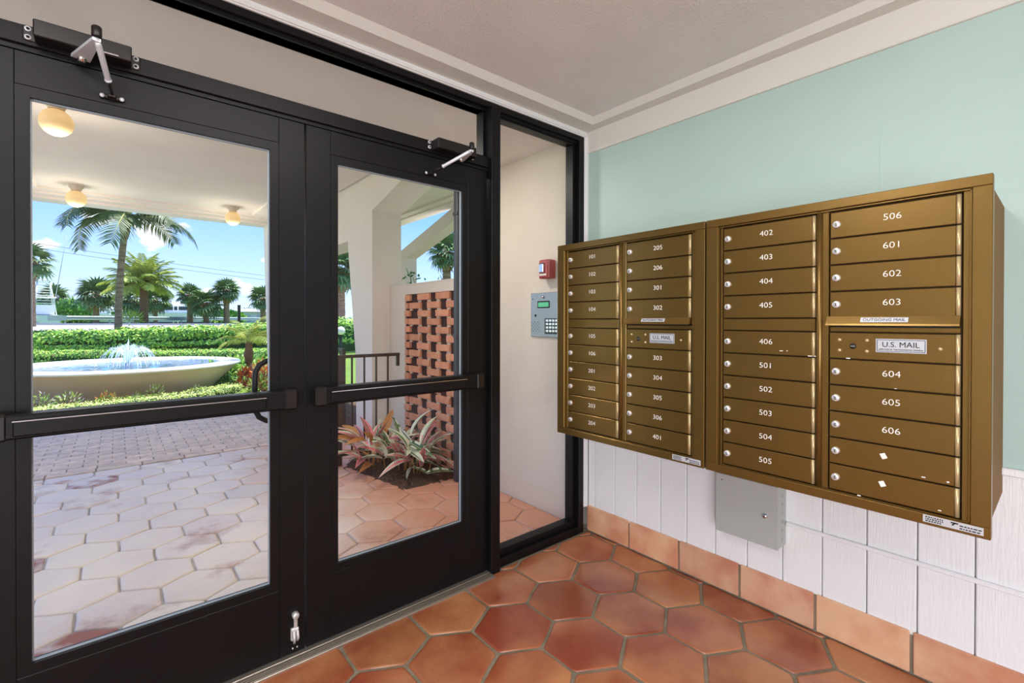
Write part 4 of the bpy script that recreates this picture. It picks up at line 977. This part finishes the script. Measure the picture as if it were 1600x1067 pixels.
def shrub(name, label, base_, r, h, n, leaf, mats_, seed, cat='shrub', narrow=0.45, group=None):
    random.seed(seed); t = thing(name, label, cat, base_, group)
    st = MB()
    for _ in range(6):
        a = random.uniform(0, 6.28); st.tube([(0, 0, -0.02), (r*0.3*math.cos(a), r*0.3*math.sin(a), h*0.4), (r*0.6*math.cos(a), r*0.6*math.sin(a), h*0.75)], [0.02*h+0.004, 0.012*h+0.003, 0.003], 5)
    st.build('stem', 'trunk_dark', t, local=True)
    mb = MB()
    for _ in range(n):
        v = Vector((random.gauss(0, 1), random.gauss(0, 1), random.gauss(0, 1))).normalized(); k = random.uniform(0.45, 1)
        lmp = 1+0.25*noise.noise(v*2.3+Vector((seed, 0, 0)))
        p = Vector((v.x*r*k*lmp, v.y*r*k*lmp, h*0.52+v.z*h*0.48*k*lmp)); p.z = max(p.z, 0.01)
        d = (v+Vector((0, 0, 0.5))+Vector([random.gauss(0, .4) for _ in range(3)])).normalized()
        b_ = d.cross(Vector((random.gauss(0, 1), random.gauss(0, 1), random.gauss(0, 1)))).normalized()*leaf*narrow/2
        mb.add([p, p+d*leaf*0.5+b_, p+d*leaf, p+d*leaf*0.5-b_], [(0, 1, 2, 3)], random.randrange(len(mats_)))
    mb.build('foliage', mats_, t, kind='stuff', local=True, fix=False)
    return t
fl = [(-3.35, 'leftmost of the small silvery flower shrubs under the fountain bowl', 0.17, 0.34), (-3.05, 'second small flower shrub from the left under the fountain bowl', 0.19, 0.34), (-2.60, 'small flower shrub with orange tip under the middle of the bowl', 0.13, 0.30), (-2.22, 'wispy flower shrub below the water jet', 0.10, 0.22), (-1.98, 'pale flower shrub to the right below the water jet', 0.15, 0.34), (-1.35, 'sparse dark flower shrub near the right side of the bowl', 0.13, 0.24)]
for i, (x, lb, r, h) in enumerate(fl):
    shrub('flower_shrub', lb, (x, 7.84+max(0, (x+2.6))*0.35, 0.0), r, h, 200, 0.06, ['leafD', 'leafB', 'leafA', 'gel_white'] if i != 2 else ['leafD', 'leafB', 'crotonB'], 40+i, narrow=0.25)
shrub('croton_shrub', 'red and orange croton shrub right of the fountain, below the dwarf palm', (-0.41, 9.07, 0.0), 0.14, 0.44, 260, 0.10, ['crotonA', 'crotonB', 'crotonC', 'crotonA'], 51, narrow=0.35)
shrub('croton_shrub', 'orange croton shrub seen through the loop of the pull handle', (-0.17, 8.63, 0.0), 0.20, 0.62, 380, 0.11, ['crotonB', 'crotonA', 'leafD'], 52, narrow=0.35)
shrub('croton_shrub', 'yellow-green speckled shrub low beneath the orange croton', (-0.30, 8.3, 0.0), 0.20, 0.34, 420, 0.10, ['leafD', 'leafE', 'crotonC', 'leafB'], 55, narrow=0.4)
shrub('green_shrub', 'loose green shrub against the right flank of the fountain bowl', (-0.78, 10.1, 0.05), 0.50, 0.50, 700, 0.09, ['leafB', 'leafA', 'leafC'], 53)
shrub('green_shrub', 'pale green shrub behind the croton and in front of the lower hedge', (-0.10, 10.8, 0.10), 0.75, 0.52, 900, 0.09, ['leafA', 'leafB', 'leafD'], 54)

# ------------------------------------------------------------------ palms
def pinnate(L_, nl, lw, ll, arch, seed, rib=0.018):
    """feather frond along +x, arching; returns MB with materials [leaf, rib]"""
    random.seed(seed); mb = MB(); pts = []; d = Vector((math.cos(arch[0]), 0, math.sin(arch[0]))); p = Vector((0, 0, 0)); st = L_/16
    for i in range(17):
        pts.append(p.copy()); el = arch[0]+(arch[1]-arch[0])*(i/16)**1.1; p = p+Vector((math.cos(el), 0, math.sin(el)))*st
    mb.tube(pts, [rib*(1-0.85*i/16) for i in range(17)], 5, 1, cap=False)
    for k in range(nl):
        t = 0.16+0.84*k/nl; f = t*16; i = min(15, int(f)); c = pts[i].lerp(pts[i+1], f-i); tg = (pts[i+1]-pts[i]).normalized()
        prof = math.sin(PI*min(1, 0.15+t*0.80))**0.6; l = ll*prof*random.uniform(0.85, 1.1)
        for sg in (-1, 1):
            dr_ = (tg*0.55+Vector((0, sg*1.0, 0))+Vector((0, 0, -0.35+random.gauss(0, .12)))).normalized(); e = c+dr_*l+Vector((0, 0, -0.16*l)); w = tg*lw/2
            md = c+dr_*l*0.5+Vector((0, 0, 0.02*l))
            mb.add([c-w*0.6, c+w*0.6, md+w, e, md-w], [(0, 1, 2, 3, 4)], 0)
    return mb
def fan_leaf(R_, n, stalk, seed, droop=0.35):
    random.seed(seed); mb = MB(); mb.tube([(0, 0, 0), (stalk*0.5, 0, 0.03*stalk), (stalk, 0, 0)], [0.018, 0.014, 0.01], 4, 1, cap=False)
    c = Vector((stalk, 0, 0))
    for k in range(n):
        a = (k/(n-1)-0.5)*math.radians(250); l = R_*(0.72+0.28*math.cos(a*0.55))*random.uniform(0.9, 1.08)
        d = Vector((math.cos(a), math.sin(a), 0)); q = Vector((-math.sin(a), math.cos(a), 0)); w = R_*0.085
        m = c+d*l*0.55+Vector((0, 0, 0.03*R_)); e = c+d*l+Vector((0, 0, -droop*l*random.uniform(0.6, 1.2)))
        mb.add([c, m+q*w, e, m-q*w], [(0, 1, 2, 3)], 0)
    return mb
def palm(name, label, base_, trunk_pts, trunk_r, kind, n, size, seed, leafm='palmA', elr=(-0.6, 1.3), dead=0, boot=True, group=None, trunkm='trunk', nseg=26, arch=(0.35, -1.0), width=None):
    t = thing(name, label, 'palm tree', base_, group); random.seed(seed)
    tb = MB(); P_ = [Vector(p) for p in trunk_pts]; pts = []; rs = []
    k = max(12, int(P_[-1].z*5))
    for i in range(k+1):
        f = i/k*(len(P_)-1); j = min(len(P_)-2, int(f)); pts.append(P_[j].lerp(P_[j+1], f-j)); rs.append(trunk_r*(1.12-0.18*i/k)*(1.0+0.05*(i % 2)))
    tb.tube(pts, rs, 10); tb.build('trunk', trunkm, t, local=True)
    top = P_[-1]
    if boot:
        bb = MB(); bb.lathe([(trunk_r*0.9, -0.5*size*0.3), (trunk_r*1.5, -0.2*size*0.3), (trunk_r*1.7, 0.05*size), (trunk_r*0.8, 0.16*size), (0, 0.18*size)], top, 10)
        for i, p in enumerate(bb.v): bb.v[i] = (p[0]+random.gauss(0, trunk_r*0.12), p[1]+random.gauss(0, trunk_r*0.12), p[2])
        bb.build('crownshaft', 'trunk_dark', t, local=True)
    protos = []
    for s_ in range(3):
        if kind == 'pinnate': m = pinnate(size, nseg, width or size*0.035, size*0.26, arch, seed+s_, rib=0.012*size)
        else: m = fan_leaf(size*0.58, 15, size*0.5, seed+s_)
        protos.append(m.build('frond', [leafm, 'rachis'], t, local=True, fix=False))
    random.seed(seed+50)
    for i in range(n):
        o = protos[i] if i < 3 else inst(protos[i % 3], t)
        a = 2.39996*i+random.uniform(-0.25, 0.25); e = elr[1]+(elr[0]-elr[1])*((i+0.5)/n)**0.8
        o.matrix_local = Matrix.Translation(top+Vector((0, 0, size*0.06))) @ Matrix.Rotation(a, 4, 'Z') @ Matrix.Rotation(-e, 4, 'Y') @ Matrix.Rotation(random.uniform(-0.4, 0.4), 4, 'X') @ Matrix.Scale(random.uniform(0.85, 1.08), 4)
    if dead:
        p = fan_leaf(size*0.5, 9, size*0.3, seed+9).build('dead_frond', ['palm_dead', 'palm_dead'], t, local=True, fix=False) if kind != 'pinnate' else pinnate(size*0.8, nseg, size*0.03, size*0.2, (-0.2, -1.2), seed+9).build('dead_frond', ['palm_dead', 'palm_dead'], t, local=True, fix=False)
        for i in range(dead):
            o = p if i == 0 else inst(p, t); a = 2.39996*i
            o.matrix_local = Matrix.Translation(top-Vector((0, 0, size*0.05))) @ Matrix.Rotation(a, 4, 'Z') @ Matrix.Rotation(random.uniform(0.9, 1.45), 4, 'Y')
    return t
# tall coconut palm between hedge and road
b0 = G(184, 17.2); tp = at(196, 17.2); tp.z = hz(356, 17.2); dx = tp-b0
t = palm('coconut_palm', 'tall leaning coconut palm with drooping fronds between the hedge and the road', b0, [(0, 0, -0.2), (dx.x*0.15, dx.y*0.15, dx.z*0.35), (dx.x*0.5, dx.y*0.5, dx.z*0.7), (dx.x, dx.y, dx.z)], 0.10, 'pinnate', 16, 2.9, 61, 'palmA', (0.05, 1.35), nseg=42, arch=(0.35, -1.7), width=0.055)
b0 = G(225, 47); t = palm('date_palm', 'yellow-green date palm with stout trunk behind the guard rail', b0, [(0, 0, -0.2), (0, 0, hz(447, 47)-b0.z)], 0.33, 'pinnate', 44, 3.5, 62, 'palmB', (-0.35, 1.45), nseg=30, arch=(0.30, -0.75), width=0.10, trunkm='trunk_dark')
def sabal(label, px, d, v, size, seed, n=34, dead=5, tr=0.2, lm='palmC'):
    b_ = G(px, d); return palm('sabal_palm', label, b_, [(0, 0, -0.2), (0, 0, hz(v, d)-b_.z)], tr, 'fan', n, size, seed, lm, (-0.9, 1.45), dead=dead, trunkm='trunk')
sabal('round-crowned fan palm left of the tall coconut trunk, before the white boat', 150, 50, 464, 2.1, 71, tr=0.25)
sabal('thin-trunked fan palm at the left edge of the door glass', 47, 30, 412, 1.45, 72, n=20, tr=0.24)
sabal('dark fan palm hidden behind the date palm', 213, 56, 472, 2.2, 73, n=30)
sabal('dark fan palm right behind the date palm trunk', 243, 56, 472, 2.0, 83, n=30)
sabal('left one of three fan palms right of the date palm', 297, 55, 464, 1.6, 74, tr=0.28)
sabal('short dark fan palm, middle of the three right of the date palm', 322, 54, 478, 2.0, 75, n=40, tr=0.25)
sabal('tallest fan palm of the three, beside the black post', 354, 55, 457, 1.75, 76, n=38, tr=0.28)
sabal('fan palm at the right edge of the left door glass', 411, 52, 470, 1.7, 77, tr=0.25)
sabal('fan palm left in the distance behind the sport boat tower', 83, 66, 468, 2.3, 78, tr=0.25)
sabal('fan palm rising behind the garden wall with the brick screen', 698, 19, 398, 0.95, 79, n=34, dead=4, tr=0.16)
sabal('dense palm with hanging brown fronds left of the white pier', 530, 26, 425, 1.5, 80, n=40, dead=22, tr=0.3)
# dwarf date palm by the fountain
b0 = Vector((-0.29, 9.40, 0.02)); 
palm('dwarf_date_palm', 'dwarf palm with bulbous trunk and yellow fronds beside the fountain', b0, [(0.05, 0, -0.1), (0.03, 0, 0.40), (0, 0, 0.86)], 0.045, 'pinnate', 14, 0.85, 63, 'palmB', (0.0, 1.3), nseg=28, arch=(0.5, -1.1), width=0.012, trunkm='trunk')
pd = bpy.data.objects['dwarf_date_palm']; bm_ = MB(); bm_.lathe([(0.04, 0.45), (0.08, 0.58), (0.095, 0.72), (0.07, 0.85), (0.03, 0.90)], (0, 0, 0), 10); bm_.build('trunk_bulb', 'trunk_dark', pd, local=True)

# sea-grape sprays above the garden wall
random.seed(91)
for (lb, px, dd, v0, v1) in (('leafy twig poking above the left end of the garden wall', 643, 7.2, 446, 420), ('leafy twig poking above the middle of the garden wall', 653, 7.3, 446, 434), ('leafy twig poking above the right end of the garden wall', 696, 7.0, 446, 430)):
    b_ = at(px, dd, 0.0); t = thing('twig', lb, 'plant', b_); zt_ = hz(v1, dd)
    MB().tube([(0, 0, 0), (0.03, 0, 1.0), (0, 0.02, zt_-0.15), (-0.08, 0.02, zt_)], [0.02, 0.015, 0.008, 0.004], 5).build('stem', 'leafC', t, local=True)
    mb = MB()
    for _ in range(24):
        p = Vector((random.gauss(0, 0.07), random.gauss(0, 0.06), zt_-random.uniform(0.0, 0.45))); leaf_quad(mb, p, Vector((random.gauss(0, 1), random.gauss(0, 1), 0.8)), random.uniform(0.05, 0.09), 0.045, 0)
    mb.build('foliage', 'leafC', t, kind='stuff', local=True, fix=False)

# ------------------------------------------------------------------ road side: guard rail, post, lamp
A, B_ = G(97, 44), G(470, 74)
t = thing('guard_rail', 'galvanised steel guard rail along the far side of the road', 'guard rail', A)
d = (B_-A); L_ = d.length; d.normalize(); s = Vector((-d.y, d.x, 0))
prof = [(0.0, 0.46), (0.05, 0.49), (0.10, 0.56), (0.05, 0.63), (0.0, 0.67), (0.05, 0.71), (0.10, 0.78), (0.05, 0.85), (0.0, 0.88)]
m = MB(); vs = []
for p in (A, B_):
    vs += [p-s*o_+Vector((0, 0, z)) for o_, z in prof]
n_ = len(prof); m.add(vs, [(i, i+1, n_+i+1, n_+i) for i in range(n_-1)], 0, False); m.build('beam', 'galv', t, fix=False)
q = 0.3; psrc = None
while q < L_:
    c = A+d*q; pm_ = MB().box(-0.07, 0.07, -0.07, 0.07, -0.4, 0.72)
    if psrc is None: psrc = pm_.build('post', 'galv', t, local=True); o = psrc
    else: o = inst(psrc, t)
    o.location = c-A+s*0.10; q += 3.8
e = MB(); e.box(-0.15, 1.2, -0.10, 0.10, 0.42, 0.90); eo = e.build('end_terminal', 'galv', t, local=True); eo.rotation_euler = (0, 0, math.atan2(d.y, d.x)); eo.location = -d*0.9
b_ = G(373.5, 19.8); pm_ = MB(); pm_.box(-0.05, 0.05, -0.05, 0.05, -0.1, hz(477, 19.8)-b_.z, 0.01); pm_.box(-0.06, 0.06, -0.06, 0.06, hz(477, 19.8)-b_.z-0.03, hz(477, 19.8)-b_.z, 0.01)
o = pm_.build('bollard_post', 'print_black', None); o.location = b_; tag(o, 'slim black post at the road side, standing right of the fan palms', 'post')
b_ = G(532.5, 12.5); t = thing('lamp_post', 'short black garden lamp post with white globe left of the pier', 'lamp', b_)
hh = hz(517, 12.5)-b_.z; MB().tube([(0, 0, -0.1), (0, 0, hh-0.09)], 0.03, 8).build('pole', 'print_black', t, local=True)
m = MB(); m.lathe([(0.11*math.sin(PI*k/10), hh-0.11*math.cos(PI*k/10)) for k in range(11)], (0, 0, 0), 18); m.build('globe', 'opal_off', t, local=True)
hedge('green hedge behind the garden lamp post', [G(470, 15), G(540, 15.5), G(640, 16)], 1.4, 0.9, 3500, 0.10, ['leafA', 'leafB', 'leafC'], [4, 4, 2], 35, 0.2)

# background shrubs and trees beyond the rail
bgs = [(62, 62, 2.2, 2.6), (104, 58, 2.9, 2.6), (112, 66, 3.2, 3.4), (128, 60, 2.6, 2.2), (60, 75, 3.5, 3.6), (262, 95, 5, 3.8), (285, 100, 5, 4.4), (305, 90, 4, 3.4), (335, 70, 3.0, 1.9), (352, 66, 2.6, 1.9), (368, 70, 2.2, 1.6), (196, 75, 3.4, 2.8), (248, 80, 3.0, 2.4), (390, 140, 7, 4.4), (368, 140, 7, 4.0), (415, 130, 6, 3.8)]
adj = ['round dark', 'bushy bright', 'broad dark', 'low leafy', 'tall dark', 'hazy', 'rounded hazy', 'soft hazy', 'low bright', 'compact bright', 'small bright', 'dull green', 'mid green', 'distant', 'far distant', 'faint distant']
where = ['behind the sport boat stern', 'left of the guard rail end', 'behind the guard rail end', 'right of the guard rail end', 'beside the sport boat tower', 'far behind the yacht cabin', 'far behind the yacht bow', 'left of the three fan palms', 'under the middle fan palm', 'between the fan palm trunks', 'left of the black post', 'behind the coconut trunk', 'behind the date palm trunk', 'beyond the marina shed roof', 'beyond the marina shed left end', 'beyond the marina shed right end']
for i, (px, d_, r, h) in enumerate(bgs):
    shrub('bush', '%s bush %s' % (adj[i], where[i]), G(px, d_), r*0.62, h, 700, 0.42, ['leafB', 'leafC', 'leafC' if i % 2 else 'leafA'], 100+i, narrow=0.6, cat='bush')
shrub('cycad', 'small bright yellow-green palm seedling below the date palm', G(207, 46), 0.8, 1.1, 160, 0.6, ['palmB', 'leafA'], 130, narrow=0.15, cat='plant')

# ------------------------------------------------------------------ boats and shed
def boat_frame(label, px, d_, yaw_, name='boat'):
    p = G(px, d_); t = thing(name, label, 'boat', p); t.rotation_euler = (0, 0, yaw_); return t
def hull(mb, L_, Wd, Hh, z0=0.0):
    secs = [(-0.5, 0.86, 0.8), (-0.2, 1.0, 0.82), (0.15, 0.95, 0.9), (0.38, 0.6, 1.05), (0.5, 0.04, 1.2)]
    vs = []
    for x, w, h in secs:
        vs += [(x*L_, -w*Wd/2, z0+h*Hh), (x*L_, -w*Wd*0.40, z0+0.1*Hh), (x*L_, 0, z0-0.1*Hh), (x*L_, w*Wd*0.40, z0+0.1*Hh), (x*L_, w*Wd/2, z0+h*Hh)]
    fs = [(i*5+j, i*5+j+1, (i+1)*5+j+1, (i+1)*5+j) for i in range(4) for j in range(4)]+[(i*5+4, i*5, (i+1)*5, (i+1)*5+4) for i in range(4)]+[(0, 1, 2, 3, 4)]
    mb.add(vs, fs); return mb
def sport_boat(label, px, d_, yaw_, L_, tower=True):
    t = boat_frame(label, px, d_, yaw_)
    hull(MB(), L_, L_*0.28, 1.25, 0.0).build('hull', 'gel_white', t, local=True)
    c = MB(); w = L_*0.10; c.prism([(-0.16*L_, 1.1), (-0.16*L_, 2.2), (-0.02*L_, 2.25), (0.16*L_, 1.35), (0.22*L_, 1.1)], 'y', -w, w); c.build('cabin', 'gel_white', t, local=True)
    g = MB(); g.prism([(-0.10*L_, 1.55), (-0.10*L_, 2.0), (-0.02*L_, 2.02), (0.09*L_, 1.55)], 'y', -w*1.01, w*1.01); g.build('window', 'boat_glass', t, local=True)
    if tower:
        T = MB(); r = 0.055
        for sy in (-1, 1):
            T.tube([(-0.22*L_, sy*w*1.1, 1.0), (-0.12*L_, sy*w*0.6, 5.0)], r, 6); T.tube([(0.02*L_, sy*w*1.1, 2.0), (-0.06*L_, sy*w*0.6, 5.0)], r, 6)
            T.tube([(-0.20*L_, sy*w, 3.0), (0.06*L_, sy*w, 3.0)], r, 6)
        for k in range(9):
            z = 2.4+0.3*k; T.tube([(-0.19*L_+0.008*L_*k, -w*(0.95-0.04*k), z), (-0.19*L_+0.008*L_*k, w*(0.95-0.04*k), z)], r*0.7, 5)
        T.build('tower', 'gel_white', t, local=True)
        MB().box(-0.22*L_, 0.04*L_, -w*1.1, w*1.1, 3.0, 3.12, 0.03).build('hardtop', 'gel_white', t, local=True)
        MB().box(-0.14*L_, -0.04*L_, -w*0.7, w*0.7, 5.0, 5.08, 0.02).build('tower_top', 'gel_white', t, local=True)
        o_ = MB(); o_.tube([(-0.05*L_, w, 1.6), (-0.18*L_, w*2.2, 10.5)], [0.05, 0.02], 5); o_.tube([(-0.05*L_, -w, 1.6), (-0.18*L_, -w*2.2, 10.5)], [0.05, 0.02], 5); o_.build('outrigger', 'galv', t, local=True)
    return t
sport_boat('white sport-fishing boat with ladder tower and outriggers at far left', 66, 55, YAW*-1+2.5, 8.5)
t = boat_frame('white boat with frame hardtop behind the round fan palm', 156, 64, -YAW+0.1)
hull(MB(), 9, 2.6, 1.1, 0.1).build('hull', 'gel_white', t, local=True)
m = MB()
for sy in (-1, 1):
    for x in (-1.9, 1.9): m.tube([(x, sy*0.8, 1.2), (x*0.8, sy*0.7, 3.0)], 0.06, 6)
    m.tube([(-1.8, sy*0.8, 1.3), (0, sy*0.7, 2.9)], 0.05, 6); m.tube([(1.8, sy*0.8, 1.3), (0, sy*0.7, 2.9)], 0.05, 6); m.tube([(-1.9, sy*0.8, 1.7), (1.9, sy*0.8, 1.7)], 0.05, 6)
m.build('frame', 'gel_white', t, local=True); MB().box(-1.9, 1.9, -1.0, 1.0, 3.0, 3.15, 0.04).build('hardtop', 'gel_white', t, local=True)
def yacht(label, px, d_, yaw_, L_, hcab=1.9):
    t = boat_frame(label, px, d_, yaw_)
    hull(MB(), L_, L_*0.22, 2.0, 0.0).build('hull', 'gel_white', t, local=True); w = L_*0.08; hcab += 0.7
    c = MB(); c.prism([(-0.32*L_, 1.1), (-0.30*L_, hcab), (0.08*L_, hcab+0.05), (0.24*L_, 1.9)], 'y', -w, w); c.build('cabin', 'gel_white', t, local=True)
    c = MB(); c.prism([(-0.12*L_, hcab), (-0.10*L_, hcab+0.75), (0.0, hcab+0.75), (0.05*L_, hcab)], 'y', -w*0.7, w*0.7); c.build('flybridge', 'gel_white', t, local=True)
    g = MB(); g.prism([(-0.28*L_, 2.1), (-0.28*L_, hcab-0.14), (0.06*L_, hcab-0.14), (0.14*L_, 2.15)], 'y', -w*1.01, w*1.01); g.build('window', 'boat_glass', t, local=True)
    return t
yacht('long white motor yacht with flybridge behind the guard rail, right of the date palm', 258, 78, -YAW+3.05, 21, 2.1)
yacht('white motor boat partly hidden behind the trunks left of the coconut palm', 165, 92, -YAW+0.05, 22, 1.9)
sh = G(395, 110); t = thing('marina_shed', 'long low grey marina shed behind the black post', 'building', sh); t.rotation_euler = (0, 0, -YAW+0.05)
MB().box(-9, 16, 0, 12, 0, 2.4).build('wall', 'bld', t, local=True)
MB().prism([(-0.5, 2.4), (6, 3.3), (12.5, 2.4), (12.5, 2.55), (6, 3.45), (-0.5, 2.55)], 'x', -9.5, 16.5).build('roof', 'bld_roof', t, local=True)
for k in range(8): MB().box(-8+k*3, -6.4+k*3, -0.06, 0.02, 0.2, 1.9).build('shutter', 'bld_roof', t, local=True)
sh = G(110, 125); t = thing('marina_shed', 'pale shed roof showing behind the bushes at left', 'building', sh); t.rotation_euler = (0, 0, -YAW-0.1)
MB().box(-8, 12, 0, 14, 0, 4.6).build('wall', 'bld', t, local=True)
MB().prism([(-0.5, 4.6), (7, 6.0), (14.5, 4.6), (14.5, 4.8), (7, 6.2), (-0.5, 4.8)], 'x', -8.5, 12.5).build('roof', 'bld_roof', t, local=True)
# dock piles / light masts
for (px, lb) in ((131, 'slim white dock mast left of the round fan palm'), (278, 'slim white dock mast right of the yacht'), (271, 'slim white dock mast beside the yacht flybridge')):
    b_ = G(px, 70); m = MB(); m.tube([(0, 0, 0), (0, 0, hz(474, 70)-b_.z)], 0.07, 6); o = m.build('dock_mast', 'gel_white'); o.location = b_; tag(o, lb, 'mast')
# power lines high over the road, strung between poles that stand outside the view
def wire(label, a, b_, sag):
    pts = [a.lerp(b_, i/16)+Vector((0, 0, -sag*4*(i/16)*(1-i/16))) for i in range(17)]
    o = MB().tube(pts, 0.035, 5).build('power_line', 'wire'); tag(o, label, 'cable')
for (lb, v1, v2) in (('upper of the two power lines crossing the sky', 362, 452), ('lower of the two power lines crossing the sky', 370, 458)):
    a = at(-60, 70); a.z = hz(v1, 70); b_ = at(620, 100); b_.z = hz(v2, 100); wire(lb, a, b_, 0.8)
for i, (lb, px, d_, zz) in enumerate((('wooden power pole left, outside the doorway view', -60, 70, 14.9), ('wooden power pole right, hidden behind the pier', 620, 100, 8.6))):
    b_ = G(px, d_); o = MB().tube([(0, 0, -0.5), (0, 0, zz-b_.z)], 0.16, 8).build('power_pole', 'trunk_dark'); o.location = b_; tag(o, lb, 'pole')
